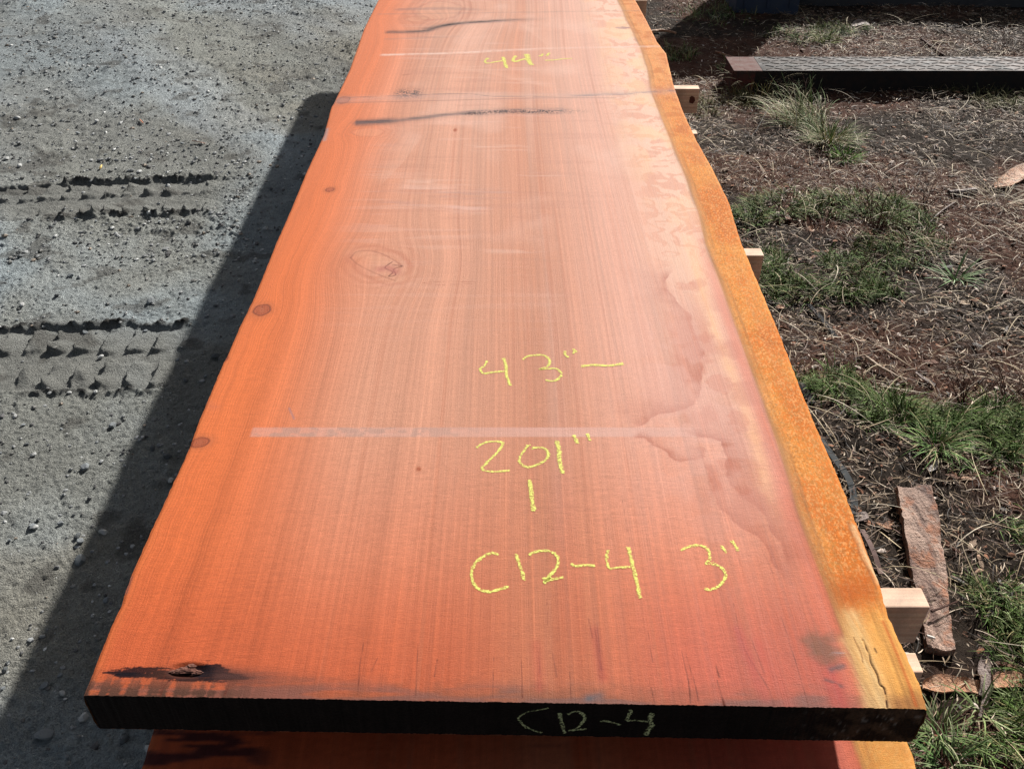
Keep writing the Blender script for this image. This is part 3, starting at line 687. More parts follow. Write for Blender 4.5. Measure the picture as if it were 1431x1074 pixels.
col = mix(col, (.10,.095,.085), ss(.64,.75,fbm(X*9,Y*9,3,59))*.6)
n = NT('packed_gravel'); co = n.coord(); a = n.noise(co, 240, 5, .7); b2 = n.noise(co, 60, 4, .6); v3 = n.noise(co, 900, 2, .6)
k = n.math('ADD', n.mr(a, .3, .7, .52, 1.34), n.mr(v3, .25, .75, -.40, .46)); sp_ = n.mr(a, .66, .72, 0, .5)
n.set(n.mixc(sp_, n.scale(n.attr('Col'), k), (.42,.43,.42)), .92, .25); n.bump(n.math('ADD', a, n.math('MULTIPLY', b2, .8)), .016, 1)
tag(build('gravel_road', np.stack([X, Y, H], -1).reshape(-1, 3), grid_faces(len(ys), len(xs)), n.m, col=col.reshape(-1, 3)), 'grey packed gravel yard left of the stack, pressed with tyre tracks', None, None, 'structure')

xs = axis([(XS,.30,12),(.30,3.6,520),(3.6,12,26),(12,60,14)])
ys = axis([(-30,-2,10),(-2,.5,30),(.5,3.2,420),(3.2,7.2,300),(7.2,12,30),(12,80,24)])
X, Y = np.meshgrid(xs, ys); H = h_right(X, Y)*ss(0, .08, X-XS)
a1 = fbm(X*2.2, Y*2.2, 4, 61); a2 = fbm(X*22, Y*22, 4, 62)
col = np.zeros(X.shape+(3,)); col[:] = (.036, .025, .018)
col = mix(col, (.095,.042,.026), ss(.46,.62,a1)*.9); col = mix(col, (.032,.022,.015), ss(.50,.35,a1)*.7)
col *= (.55+.9*a2)[..., None]
n = NT('brown_soil'); co = n.coord(); a = n.noise(co, 150, 5, .7); b2 = n.noise(co, 600, 3, .7)
n.set(n.scale(n.attr('Col'), n.math('ADD', n.mr(a,.25,.75,.6,1.4), n.mr(b2,.25,.75,-.3,.4))), .95, .15); n.bump(n.math('ADD', a, n.math('MULTIPLY', b2, .4)), .012, 1)
tag(build('ground', np.stack([X, Y, H], -1).reshape(-1, 3), grid_faces(len(ys), len(xs)), n.m, col=col.reshape(-1, 3)), 'dark brown soil with wood crumbs right of the stack', None, None, 'structure')

# ------------------------------------------------------------------ blades, straws
def strips(base, az, L, wd, rise, bend, twist, K, col, colt=None, flat=False):
    """N tapered bent strips: base (N,3), heading az, length, width, start elevation, elevation change"""
    N = len(base); t = np.linspace(0, 1, K+1)
    pos = base.copy(); Pn = [pos.copy()]; azc = az.copy(); el = rise.copy()
    for k in range(K):
        st = (L/K)[:, None]
        pos = pos+st*np.stack([np.cos(azc)*np.cos(el), np.sin(azc)*np.cos(el), np.sin(el)], -1)
        el = el+bend/K; azc = azc+twist/K; Pn.append(pos.copy())
    Pn = np.stack(Pn, 1)
    sd_ = np.stack([-np.sin(az), np.cos(az), np.zeros(N)], -1)
    if flat is not False: sd_ = sd_*np.cos(flat)[:, None]+np.array([0, 0, 1])*np.sin(flat)[:, None]
    ww = wd[:, None]*np.clip(np.minimum(1, .5+t*2)*(1-t**2.2*.92), .05, 1)[None]
    A = Pn-sd_[:, None]*ww[..., None]*.5; B = Pn+sd_[:, None]*ww[..., None]*.5
    V = np.stack([A, B], 2).reshape(-1, 3)
    i = (np.arange(N)*(K+1)*2)[:, None]+np.arange(K)[None]*2
    f = np.stack([i, i+1, i+3, i+2], -1).reshape(-1, 4)
    cc = np.repeat(col[:, None], (K+1)*2, 1)
    if colt is not None:
        tt = np.repeat(t, 2)[None, :, None]; cc = cc*(1-tt)+colt[:, None]*tt
    return V, f, cc.reshape(-1, 3)
M_BLADE = mat_attr('grass_blade', .75, .15, 90, .2, 0)
M_STRAW = mat_attr('dry_straw', .7, .35, 120, .3, 0)
pal = lambda n_, cs, p: np.array(cs)[rng.choice(len(cs), n_, p=p)]*(.7+.6*rng.random((n_, 1)))
def litter(N, x0, x1, y0, y1):
    # denser towards the camera's reach in proportion to picture size
    y = y0+(y1-y0)*rng.random(N)**1.25; x = x0+(x1-x0)*rng.random(N)
    dens = fbm(x*2.2, y*2.2, 3, 71); keep = rng.random(N) < (ss(.30, .55, dens)*.6+.4)*np.where((x < 1.75) & (y > 4.95), .35, 1)  # thinned at the back beside the slab so the ground looks shaded
    return x[keep], y[keep]
x, y = litter(125000, .33, 3.5, .45, 6.6); N = len(x)
L = .010+.065*rng.random(N)**2.4; cs = pal(N, [(.28,.20,.12),(.15,.095,.055),(.060,.036,.024),(.12,.060,.038),(.58,.48,.36),(.018,.014,.010)], [.24,.23,.19,.14,.12,.08])
V, f, cc = strips(np.stack([x, y, h_right(x, y)+.004+.016*rng.random(N)], -1), rng.random(N)*6.283, L, (.0012+.0018*rng.random(N)**2)*(1+.08*y), (rng.random(N)-.5)*.5, (rng.random(N)-.6)*.9, (rng.random(N)-.5)*2.2, 4, cs, flat=(rng.random(N)-.5)*1.2)
tag(build('straw_litter', V, f, M_STRAW, col=cc, smooth_sh=False), 'dry straw and grass stalks strewn over the brown soil', 'straw litter', None, 'stuff')
# long pale stalks
x, y = litter(1500, .5, 3.5, .5, 6.2); N = len(x); cs = pal(N, [(.46,.37,.22),(.30,.22,.12),(.55,.48,.36)], [.45,.35,.2])
V, f, cc = strips(np.stack([x, y, h_right(x, y)+.012+.02*rng.random(N)], -1), rng.random(N)*6.283, .09+.16*rng.random(N), .0014+.0014*rng.random(N), (rng.random(N)*.5), (-.3-rng.random(N)*.9), (rng.random(N)-.5)*1.8, 7, cs)
tag(build('long_stalks', V, f, M_STRAW, col=cc, smooth_sh=False), 'long curved dead grass stalks lying over the litter', 'dead stalks', None, 'stuff')
# crumbs of bark and wood (uncountable)
def flakes(name, x, y, z, s, cs, mat, label, cat):
    N = len(x); az = rng.random(N)*6.283; tl = (rng.random((N, 2))-.5)*1.1
    base = np.array([(-1,-.4,0),(-.3,-.55,.12),(.9,-.3,0),(1,.2,.05),(.2,.5,.16),(-.8,.45,.03),(0,0,.30)])
    V = np.repeat(base[None], N, 0)*(1+.5*(rng.random((N, 7, 3))-.5)); V = V*s[:, None, None]*np.stack([np.ones(N), .45+.6*rng.random(N), .5+.6*rng.random(N)], -1)[:, None]
    V[..., 2] += V[..., 0]*tl[:, :1]*.5+V[..., 1]*tl[:, 1:]*.5
    ca, sa = np.cos(az)[:, None], np.sin(az)[:, None]
    X_ = V[..., 0]*ca-V[..., 1]*sa; Y_ = V[..., 0]*sa+V[..., 1]*ca
    V = np.stack([X_+x[:, None], Y_+y[:, None], V[..., 2]+z[:, None]], -1).reshape(-1, 3)
    t = np.array([(6,i,(i+1) % 6) for i in range(6)]); f = ((np.arange(N)*7)[:, None, None]+t[None]).reshape(-1, 3)
    return tag(build(name, V, f, mat, col=np.repeat(cs, 7, 0), smooth_sh=False), label, cat, None, 'stuff')
M_CRUMB = mat_attr('bark_crumb', .85, .25, 200, .35, 0)
x, y = litter(34000, .33, 3.5, .45, 6.6); N = len(x)
flakes('bark_crumbs', x, y, h_right(x, y)+.003, (.002+.009*rng.random(N)**2.8)*(1+.1*y), pal(N, [(.10,.05,.03),(.22,.10,.055),(.05,.035,.025),(.34,.22,.15),(.52,.44,.38)], [.30,.24,.26,.12,.08]), M_CRUMB, 'bark crumbs and wood fragments scattered through the soil', 'bark crumbs')

# grass areas: polygons of centre points with radii
def patch(name, blobs, N, Lr, wr, cs, ps, label, lean=.9, col_tip=None, stuff=True, tight=1.0):
    xs_, ys_ = [], []; tot = sum(b[4] for b in blobs)
    for px, py, rx, ry, wt in blobs:
        c = P(px, py); n_ = int(N*wt/tot); r = np.sqrt(rng.random(n_*2)); a_ = rng.random(n_*2)*6.283
        X_ = c[0]+rx*r*np.cos(a_); Y_ = c[1]+ry*r*np.sin(a_)
        k = rng.random(n_*2) < (1-r**2*.75)*ss(.38, .55, fbm(X_*14, Y_*14, 2, 77)+.06)
        xs_.append(X_[k]); ys_.append(Y_[k])
    x = np.concatenate(xs_); y = np.concatenate(ys_); k = x > .30; x, y = x[k], y[k]; N = len(x)
    cell = fbm(x*30, y*30, 2, 78)
    az = vn(x*9, y*9, 79)*6.283*2+(rng.random(N)-.5)*2.6
    L = Lr[0]+(Lr[1]-Lr[0])*rng.random(N)**1.3
    c1 = pal(N, cs, ps); c2 = c1*.9+np.array((.07,.08,.02))
    V, f, cc = strips(np.stack([x, y, h_right(x, y)-.002], -1), az, L, wr[0]+(wr[1]-wr[0])*rng.random(N), .35+1.05*rng.random(N), -(.5+1.2*rng.random(N))*lean, (rng.random(N)-.5)*1.2, 5, c1, c2)
    return tag(build(name, V, f, M_BLADE, col=cc, smooth_sh=False), label, 'grass', None, 'stuff' if stuff else None)
GR = [(.030,.075,.015),(.075,.155,.032),(.010,.024,.008),(.24,.20,.10),(.20,.25,.13)]; gp = [.34,.26,.20,.08,.12]
patch('grass', [(1170,548,.10,.10,1.2),(1235,575,.13,.10,1.6),(1310,592,.14,.10,1.6),(1385,600,.16,.11,1.8),(1440,600,.15,.13,1.6),(1400,650,.13,.08,.6),(1130,530,.05,.06,.4)], 5200, (.03,.095), (.0020,.0042), GR, gp, 'green grass band across the soil, in front of the tall dead weeds')
patch('grass', [(1100,395,.14,.14,1.1),(1195,385,.17,.16,1.3),(1250,350,.17,.14,.8),(1290,335,.14,.14,.5),(1080,370,.07,.12,.7),(1215,410,.12,.06,.7)], 3500, (.03,.09), (.0022,.0040), GR, [.30,.20,.26,.10,.14], 'green grass patch beside the second sticker')
patch('grass', [(1050,300,.13,.15,1),(1120,290,.17,.12,1),(1210,290,.20,.15,1.1),(1260,300,.12,.16,.6)], 2500, (.03,.09), (.0024,.0044), GR, [.26,.18,.26,.16,.14], 'thin green grass strip, nearer than the bare soil before the steel beam')
patch('grass', [(1420,870,.09,.10,1.4),(1380,830,.06,.06,.5),(1425,1010,.07,.08,1),(1400,1060,.10,.05,1),(1440,930,.08,.10,.8),(1435,740,.08,.10,.6)], 1800, (.03,.08), (.0016,.0034), GR, [.30,.18,.26,.14,.12], 'grass at the lower right corner of the picture, near the bark shards')
patch('grass', [(1120,55,.25,.16,1),(1170,45,.25,.16,1),(1000,20,.3,.3,.8),(940,75,.16,.15,.6),(1060,95,.30,.1,.5)], 2400, (.03,.09), (.003,.005), GR, [.22,.14,.26,.26,.12], 'sparse grass behind the steel beam')
patch('grass', [(1420,150,.25,.12,1),(1370,130,.35,.08,.6),(990,150,.12,.14,.7),(1040,140,.14,.10,.7)], 1500, (.03,.10), (.002,.004), [(.20,.17,.09),(.07,.08,.03),(.10,.08,.05)], [.4,.3,.3], 'dry grass along the front foot of the steel beam')

# distinct tufts
def tuft(px, py, r, N, L, wr, cs, ps, label, el=(.5,1.3), bend=(-.4,-1.6), aim=None, name='grass_tuft'):
    c = P(px, py); N = int(N); a_ = rng.random(N)*6.283; rr = r*np.sqrt(rng.random(N))
    x = rr*np.cos(a_); y = rr*np.sin(a_)
    az = a_+(rng.random(N)-.5)*1.2
    if aim is not None: az = aim+(rng.random(N)-.5)*2.8
    z = h_right(x+c[0], y+c[1])-hR(c[0], c[1])
    V, f, cc = strips(np.stack([x, y, z-.003], -1), az, L[0]+(L[1]-L[0])*rng.random(N), wr[0]+(wr[1]-wr[0])*rng.random(N), el[0]+(el[1]-el[0])*rng.random(N), bend[0]+(bend[1]-bend[0])*rng.random(N), (rng.random(N)-.5)*.9, 7, pal(N, cs, ps))
    o = build(name, V, f, M_BLADE, col=cc, smooth_sh=False); o.location = (c[0], c[1], hR(c[0], c[1])); return tag(o, label, 'grass tuft')
DRY = [(.42,.36,.22),(.24,.22,.11),(.56,.52,.38),(.13,.19,.06),(.08,.12,.035)]
tuft(1120,175,.13,300,(.10,.28),(.0024,.0044),DRY,[.22,.22,.12,.26,.18],'big blond dry grass tuft leaning over the steel beam front',(.5,1.4),(-.3,-1.9),2.2)
tuft(1160,200,.09,340,(.06,.16),(.0024,.0046),DRY,[.16,.14,.12,.32,.26],'mixed green and straw tuft just nearer than the beam')
tuft(1180,222,.045,140,(.04,.09),(.0025,.004),[(.16,.30,.05),(.10,.20,.04)],[.5,.5],'small bright green tuft at the foot of the blond tuft')
tuft(1152,62,.05,90,(.04,.11),(.003,.004),[(.20,.26,.06),(.34,.30,.14)],[.6,.4],'yellow-green tuft behind the steel beam')
tuft(1335,388,.012,42,(.07,.14),(.0045,.0075),[(.15,.24,.10),(.28,.38,.22),(.10,.17,.06)],[.4,.35,.25],'star-shaped pale green rosette weed on bare soil',(.15,1.1),(-.2,-.9),name='rosette_weed')
tuft(1368,1000-5,.012,30,(.05,.10),(.0035,.005),[(.15,.20,.07),(.24,.28,.14)],[.5,.5],'small spiky weed between the bark shards and the corner',(.2,1.2))
tuft(1310,1025,.025,90,(.04,.11),(.0025,.004),[(.13,.18,.06),(.26,.27,.15),(.08,.12,.04)],[.4,.3,.3],'pale spiky grass tuft right of the near slab corner',(.2,1.2))
tuft(1325,1068,.03,110,(.04,.10),(.002,.0035),[(.09,.17,.05),(.20,.25,.12)],[.6,.4],'green tuft at the bottom edge beside the second slab',(.3,1.2))
tuft(1240,310,.03,70,(.06,.14),(.0022,.0035),[(.16,.24,.07),(.10,.16,.05),(.4,.34,.2)],[.5,.3,.2],'upright green tuft among dead twigs')
tuft(1400,205+80,.06,40,(.12,.24),(.002,.003),[(.62,.56,.42),(.45,.38,.25)],[.5,.5],'bleached stalks fanned out near the grey stick',(.3,1.0),(-.3,-1.0))
tuft(1310,655-30,.04,160,(.05,.13),(.002,.0035),[(.10,.20,.05),(.18,.28,.09),(.32,.28,.15)],[.5,.3,.2],'grass tuft above the long bark plank')
tuft(1060,130,.10,150,(.10,.24),(.0018,.003),DRY,[.3,.34,.06,.16,.14],'thin dark dry tuft hugging the red beam end',(.5,1.4),(-.3,-1.9))

# dead twig weeds
M_TWIG = mat_plain('dead_twig', (.075,.036,.027), .8, .2, 60, .4, .0)
def tube(pts, r0, r1, sides=5):
    pts = np.array(pts); d = np.gradient(pts, axis=0); d /= np.linalg.norm(d, axis=1)[:, None]+1e-9
    up = np.array([.13, .27, .95]); a_ = np.cross(d, up); a_ /= np.linalg.norm(a_, axis=1)[:, None]+1e-9; b_ = np.cross(d, a_)
    n_ = len(pts); r = np.linspace(r0, r1, n_)[:, None]
    V = np.concatenate([pts+r*(a_*math.cos(t)+b_*math.sin(t)) for t in np.linspace(0, 6.283, sides, endpoint=False)])
    f = []
    for k in range(sides):
        i = np.arange(n_-1); j = (k+1) % sides
        f.append(np.stack([i+k*n_, i+1+k*n_, i+1+j*n_, i+j*n_], -1))
    return V, np.concatenate(f)
def twig(px, py, n_, hgt, spread, label, mat=None):
    c = P(px, py); Vs, Fs = [], []; o_ = 0
    for k in range(n_):
        p = np.array([(rng.random()-.5)*.006, (rng.random()-.5)*.006, -.004]); d = np.array([(rng.random()-.5)*(.8+7*spread), (rng.random()-.5)*(.8+7*spread), 1.]); h_ = hgt*(.5+.6*rng.random())
        pts = [p.copy()]; 
        for s_ in range(7): d = d+(rng.random(3)-.5)*np.array((.5,.5,.3)); p = p+d/np.linalg.norm(d)*h_/7; pts.append(p.copy())
        V, f = tube(smooth(pts, 2), .0016, .0007); Vs.append(V); Fs.append(f+o_); o_ += len(V)
        for b_ in range(4):
            s0 = pts[2+b_]; d2 = np.array([(rng.random()-.5)*2, (rng.random()-.5)*2, .9]); q = [s0]
            for s_ in range(4): d2 = d2+(rng.random(3)-.5)*.6; q.append(q[-1]+d2/np.linalg.norm(d2)*h_*.09)
            V, f = tube(q, .0007, .0004, 4); Vs.append(V); Fs.append(f+o_); o_ += len(V)
    o = build('dead_weed', np.concatenate(Vs), np.concatenate(Fs), mat or M_TWIG); o.location = (c[0], c[1], hR(c[0], c[1])-.003); tag(o, label, 'dead weed', 'dead twiggy weeds'); return o
twig(1225,320,16,.22,.22,'twiggy reddish dead weed standing in the middle grass strip')
twig(1200,385,10,.15,.2,'low dark dead weed amid the grass by the second sticker')
twig(1345,560,13,.17,.12,'tall dead weed rising at the back of the green grass band')
twig(1410,560,9,.18,.1,'dead weed at the right picture edge above the grass band')
twig(1400,110-25,14,.28,.4,'dead twiggy weed behind the steel beam at the right edge')
twig(1120,150,8,.22,.25,'thin dead weed in front of the steel beam')
twig(1320,30,6,.35,.3,'pale bare twig at the edge of the back shadow', M_STRAW)
twig(1290,290,8,.16,.2,'sparse dead weed on the bare soil right of the strip')

# ------------------------------------------------------------------ bark, sticks, strips
def plank_from(name, left, right, z, th, mat, label, cat, seed, curl=.01, n=40, m=12, lift=.0, rough=.004, group=None):
    """piece of bark: two ground-surveyed long edges, given curl and thickness"""
    A = smooth(left, 8); B = smooth(right, 8)
    ra = np.linspace(0, 1, len(A)); rb = np.linspace(0, 1, len(B)); t = np.linspace(0, 1, n)
    A = np.stack([np.interp(t, ra, A[:, 0]), np.interp(t, ra, A[:, 1])], -1); B = np.stack([np.interp(t, rb, B[:, 0]), np.interp(t, rb, B[:, 1])], -1)
    A = PP(A, z); B = PP(B, z); u = np.linspace(0, 1, m)
    G = A[:, None]*(1-u)[None, :, None]+B[:, None]*u[None, :, None]
    c = G.mean((0, 1)); gz = hR(c[0], c[1])
    jit = (np.abs(u-.5) > .49)
    G[..., 0] += jit[None]*.5*rough*(fbm(G[..., 1]*60, G[..., 0]*20, 3, seed)-.5)*3
    G[0, :, 1] += rough*2*(vn(u*5, u*0, seed)-.5); G[-1, :, 1] += rough*2*(vn(u*6, u*0, seed+1)-.5)
    zt = curl*(4*(u-.5)**2)[None]+rough*2.2*(fbm(G[..., 0]*50, G[..., 1]*28, 4, seed+2)-.5)+.010*np.sin(t*3.3+seed)[:, None]*.5+lift*t[:, None]
    zb = zt-th
    base = 0
    Vt = np.stack([G[..., 0]-c[0], G[..., 1]-c[1], zt+th+base], -1).reshape(-1, 3); Vb = np.stack([G[..., 0]-c[0], G[..., 1]-c[1], zb+th+base], -1).reshape(-1, 3)
    V = np.concatenate([Vt, Vb]); N = n*m; f = grid_faces(n, m)
    i = np.arange(n-1)*m; j = np.arange(m-1)
    F_ = [f, f[:, ::-1]+N, np.stack([i, i+m, i+m+N, i+N], -1), np.stack([i+m-1, i+m-1+N, i+2*m-1+N, i+2*m-1], -1), np.stack([j, j+N, j+1+N, j+1], -1), np.stack([j+(n-1)*m, j+1+(n-1)*m, j+1+(n-1)*m+N, j+(n-1)*m+N], -1)]
    cf = fbm(Vt[:, 0]*60, Vt[:, 1]*16, 4, seed+4); cg = fbm(Vt[:, 0]*25, Vt[:, 1]*25, 4, seed+6)
    o = build(name, V, F_, mat, smooth_sh=False); o.location = (c[0], c[1], gz+.002-base*0); return tag(o, label, cat, group)
def mat_bark(name, a_, b_, c_, st=(30,6,30)):
    n = NT(name); co = n.coord(); q = n.noise(n.mapp(co, st), 1, 6, .65, .6); r = n.noise(co, 22, 4, .6); s = n.noise(co, 130, 4, .7)
    k = n.mixc(n.mr(q, .38, .60, 0, 1), a_, b_); k = n.mixc(n.mr(r, .52, .64, 0, .85), k, c_)
    k = n.mixc(n.mr(s, .58, .70, 0, .7), k, tuple(v*.35 for v in a_))
    n.set(n.scale(k, n.mr(s, .25, .75, .7, 1.25)), .62, .4); n.bump(n.math('ADD', q, n.math('MULTIPLY', s, .7)), .012, 1); return n.m
M_BARK = mat_bark('weathered_bark', (.12,.055,.035), (.42, .28, .21), (.34, .12, .045))
M_BARKO = mat_bark('orange_bark', (.42,.18,.08), (.55,.33,.20), (.18,.08,.05))
M_BARKG = mat_bark('grey_bark', (.17,.12,.10), (.36,.29,.26), (.10,.06,.05))
plank_from('bark_plank', [(1255,677),(1266,735),(1276,790),(1284,835),(1293,875),(1298,900)], [(1302,675),(1314,720),(1318,760),(1326,800),(1328,840),(1333,880),(1337,906)], .035, .022, M_BARK, 'long weathered brown bark plank lying beside the nearest sticker', 'bark plank', 3, .004, 110, 26, 0, .0045)
plank_from('bark_shard', [(1288,955),(1310,946),(1345,948),(1378,955)], [(1286,966),(1310,970),(1345,968),(1378,972)], .005, .006, M_BARKO, 'flat torn orange-brown bark shard beside the near slab corner', 'bark shard', 8, .006, 40, 10)
plank_from('bark_shard', [(1375,908),(1366,928),(1370,950),(1368,966)], [(1382,912),(1385,930),(1384,952),(1381,968)], .018, .005, M_BARKG, 'upright grey-brown bark strip crossing over the flat shard', 'bark shard', 12, .006, 40, 8)
plank_from('bark_shard', [(1374,970),(1368,990),(1360,1012)], [(1381,972),(1376,992),(1364,1014)], .004, .004, M_BARKG, 'thin pale bark sliver below the crossing strips', 'bark shard', 14, .003, 24, 5)
plank_from('bark_shard', [(1388,258),(1402,244),(1418,233),(1436,228)], [(1395,262),(1412,259),(1428,252),(1442,244)], .010, .006, M_BARKO, 'bright orange bark slab at the right picture edge', 'bark shard', 22, .012, 30, 10)
plank_from('bark_shard', [(1385,950),(1410,944),(1431,948)], [(1385,968),(1410,966),(1431,962)], .003, .005, M_BARKO, 'dull orange bark shard right of the crossing strips', 'bark shard', 26, .004, 30, 8)
plank_from('wood_flake', [(1195,722),(1203,719),(1212,720)], [(1196,730),(1205,731),(1214,727)], .004, .003, M_BARKG, 'small lilac-grey wood flake at the slab edge near the bent strip', 'wood flake', 31, .003, 14, 6)
plank_from('wood_flake', [(1297,655),(1306,645),(1313,637)], [(1300,659),(1310,652),(1315,640)], .012, .003, mat_bark('silver_wood',(.40,.36,.34),(.6,.56,.52),(.3,.26,.24)), 'silvery pointed wood flake above the bark plank', 'wood flake', 33, .003, 14, 6)
plank_from('wood_flake', [(1234,730),(1241,724),(1249,725)], [(1238,734),(1243,733),(1251,728)], .004, .003, M_BARKO, 'small orange wood flake between slab and bark plank', 'wood flake', 35, .003, 12, 6)
plank_from('wood_flake', [(1224,729),(1232,737),(1246,741)], [(1226,728),(1234,734),(1248,739)], .002, .003, M_BARKO, 'thin orange splinter beside the small orange flake', 'wood flake', 37, .001, 14, 4)
plank_from('wood_flake', [(1085,427),(1092,423),(1098,424)], [(1087,430),(1094,430),(1098,426)], .004, .002, M_BARKO, 'pale orange flake just outside the slab beyond the black strip', 'wood flake', 39, .003, 12, 6)
plank_from('wood_flake', [(1340,424),(1352,420),(1380,427)], [(1342,427),(1355,426),(1382,430)], .004, .003, mat_bark('buff_wood',(.45,.32,.20),(.6,.47,.33),(.35,.2,.1)), 'buff wood splinter below the rosette weed', 'wood flake', 41, .003, 14, 5)
plank_from('wood_flake', [(1190,32),(1200,27),(1213,33)], [(1192,36),(1205,35),(1216,36)], .015, .015, M_BARKG, 'dark grey block of scrap wood by the back shadow', 'wood scrap', 43, .0, 14, 6)
plank_from('wood_flake', [(1280,521),(1292,528),(1308,535)], [(1278,524),(1292,533),(1306,538)], .006, .004, M_BARKG, 'grey splinter lying in front of the grass band', 'wood flake', 45, .002, 14, 5)
plank_from('wood_flake', [(1130,315),(1138,312),(1145,314)], [(1132,320),(1140,319),(1145,316)], .006, .003, M_BARKO, 'tan curled flake in the grass strip', 'wood flake', 47, .004, 12, 6)
def stick(pts, r0, r1, label, mat, z=.012, cat='stick', group=None, name='stick'):
    p = [np.array(P(a_, b_, z)) for a_, b_ in pts]; p = smooth(p, 5); c = p[0].copy(); p = p-c; p[:, 2] = 0
    p[:, 2] = h_right(p[:, 0]+c[0], p[:, 1]+c[1])-hR(c[0], c[1]); p[:, 2] = np.linspace(p[0, 2], p[-1, 2], len(p))+.003*(vn(np.arange(len(p))*.6, np.zeros(len(p)), 5)-.5)
    V, f = tube(p, r0, r1, 8); V = V+(.25*r0)*(rng.random(V.shape)-.5)
    o = build(name, V, f, mat, smooth_sh=False); o.location = (c[0], c[1], hR(c[0], c[1])+z); return tag(o, label, cat, group)
stick([(1325,272),(1345,270),(1362,268)], .010, .016, 'thick short dark stick at the upper right', M_BARKG)
stick([(1335,252+32),(1315,296),(1300,310)], .004, .003, 'slim grey stick in front of the short dark one', M_BARKG)
stick([(1287,57),(1300,65),(1318,76)], .009, .007, 'black stick leaning behind the steel beam', M_TWIG)
stick([(1303,59),(1320,59),(1332,59)], .006, .005, 'buff straight stick behind the steel beam', mat_plain('buff_stick',(.42,.33,.2),.8))
stick([(1210,500),(1228,512),(1250,524),(1268,530)], .006, .004, 'pale broken stick nearer than the black strip', mat_plain('pale_stick',(.42,.33,.25),.8))
stick([(1000,72),(1015,75),(1032,80)], .006, .004, 'reddish stick touching the back corner of the beam', M_BARKO)
stick([(1075,170-22),(1050,190),(1035,180)], .002, .0015, 'thin bent stalk left of the blond tuft', M_STRAW)
stick([(905,45),(925,41),(945,44)], .010, .006, 'dull orange stick in the shade beside the far slab edge', M_BARKO)
stick([(1293,892),(1305,893)], .003, .003, 'short white splinter on the bark plank', mat_plain('white_splinter',(.7,.66,.6),.7), .03)
stick([(1300,858),(1318,850),(1338,842)], .003, .0015, 'dark twig across the bark plank', M_TWIG, .03)
# black plastic strips
M_BLACK = mat_plain('black_plastic', (.020,.021,.023), .9, .15, 60, .4, .001, c2=(.04,.04,.042))
M_GREYP = mat_plain('grey_plastic', (.055,.06,.062), .9, .15, 60, .3, .001)
def strap(pts, wd, label, mat, z=.012):
    p = np.array([P(a_, b_, z) for a_, b_ in pts]); p = smooth(list(p), 8); c = p[0].copy(); p = p-c
    d = np.gradient(p, axis=0); d /= np.linalg.norm(d, axis=1)[:, None]; s = np.stack([-d[:, 1], d[:, 0], 0*d[:, 0]], -1); n_ = len(p)
    p[:, 2] += .004*np.sin(np.linspace(0, 5, n_))
    a_, b_ = p-s*wd/2, p+s*wd/2; t = np.array([0, 0, .0025]); V = np.concatenate([a_, b_, b_-t, a_-t]); i = np.arange(n_-1)
    F_ = [np.stack([i+k*n_, i+1+k*n_, i+1+((k+1) % 4)*n_, i+((k+1) % 4)*n_], -1) for k in range(4)]+[np.array([[0, n_, 2*n_, 3*n_], [n_-1, 4*n_-1, 3*n_-1, 2*n_-1]])]
    o = build('plastic_strip', V, F_, mat, smooth_sh=False); o.location = (c[0], c[1], hR(c[0], c[1])+z); return tag(o, label, 'plastic strip')
strap([(1131,418),(1150,440),(1170,463),(1190,486)], .016, 'straight black strip lying across the bare soil', M_BLACK)
strap([(1146,612),(1165,640),(1185,668),(1193,690),(1195,716)], .018, 'bent grey strip hugging the slab edge', M_GREYP)
strap([(1118,535),(1126,548),(1136,562)], .022, 'short black strip poking out from under the slab edge', M_BLACK)
strap([(1205,740),(1222,775),(1232,800)], .012, 'rust-dark strip just outside the slab before the nearest sticker', mat_plain('rusty',(.09,.04,.03),.7))

# individually visible wood chips on soil
M_CHIP = [mat_bark('chip_'+k, *v) for k, v in {'tan':((.42,.27,.16),(.55,.40,.28),(.25,.12,.06)), 'red':((.30,.12,.06),(.42,.20,.12),(.16,.07,.04)), 'grey':((.28,.25,.23),(.42,.39,.36),(.16,.13,.11))}.items()]
def chip_mesh(m, seed):
    r = np.random.default_rng(seed); k = 9; a_ = np.sort(r.random(k))*6.283; rad = .7+.5*r.random(k)
    t = np.stack([np.cos(a_)*rad, np.sin(a_)*rad*.42, .10+.10*r.random(k)], -1); b_ = t*np.array([.96,.94,0]); V = np.concatenate([t, b_, [[0,0,.22]]])
    f3 = [(2*k, i, (i+1) % k) for i in range(k)]; f4 = [(i, i+k, (i+1) % k+k, (i+1) % k) for i in range(k)]
    o = build('wood_chip', V, [np.array(f3), np.array(f4)], m, smooth_sh=False); return o
protos = [chip_mesh(M_CHIP[i % 3], i+1) for i in range(6)]
cl = {0:'small tan wood chip on the brown soil', 1:'small reddish wood chip on the brown soil', 2:'small grey wood chip on the brown soil'}
for i in range(110):
    pr = protos[i % 6]; o = pr if i < 6 else pr.copy()
    if i >= 6: C.objects.link(o)
    while True:
        px, py = 930+500*rng.random(), 40+1030*rng.random()**.9
        q = P(px, py)
        if q[0] > float(fR(q[1]))+.03 and not (1.1 < q[0] and 4.6 < q[1] < 5.0): break
    s = .010+.016*rng.random()**2; o.location = (q[0], q[1], hR(q[0], q[1])+.006); o.scale = (s, s*(.6+.6*rng.random()), s); o.rotation_euler = ((rng.random()-.5)*.7, (rng.random()-.5)*.7, rng.random()*6.28)
    tag(o, cl[i % 3], 'wood chip', 'loose wood chips on the brown soil, '+('tan','red','grey')[i % 3])

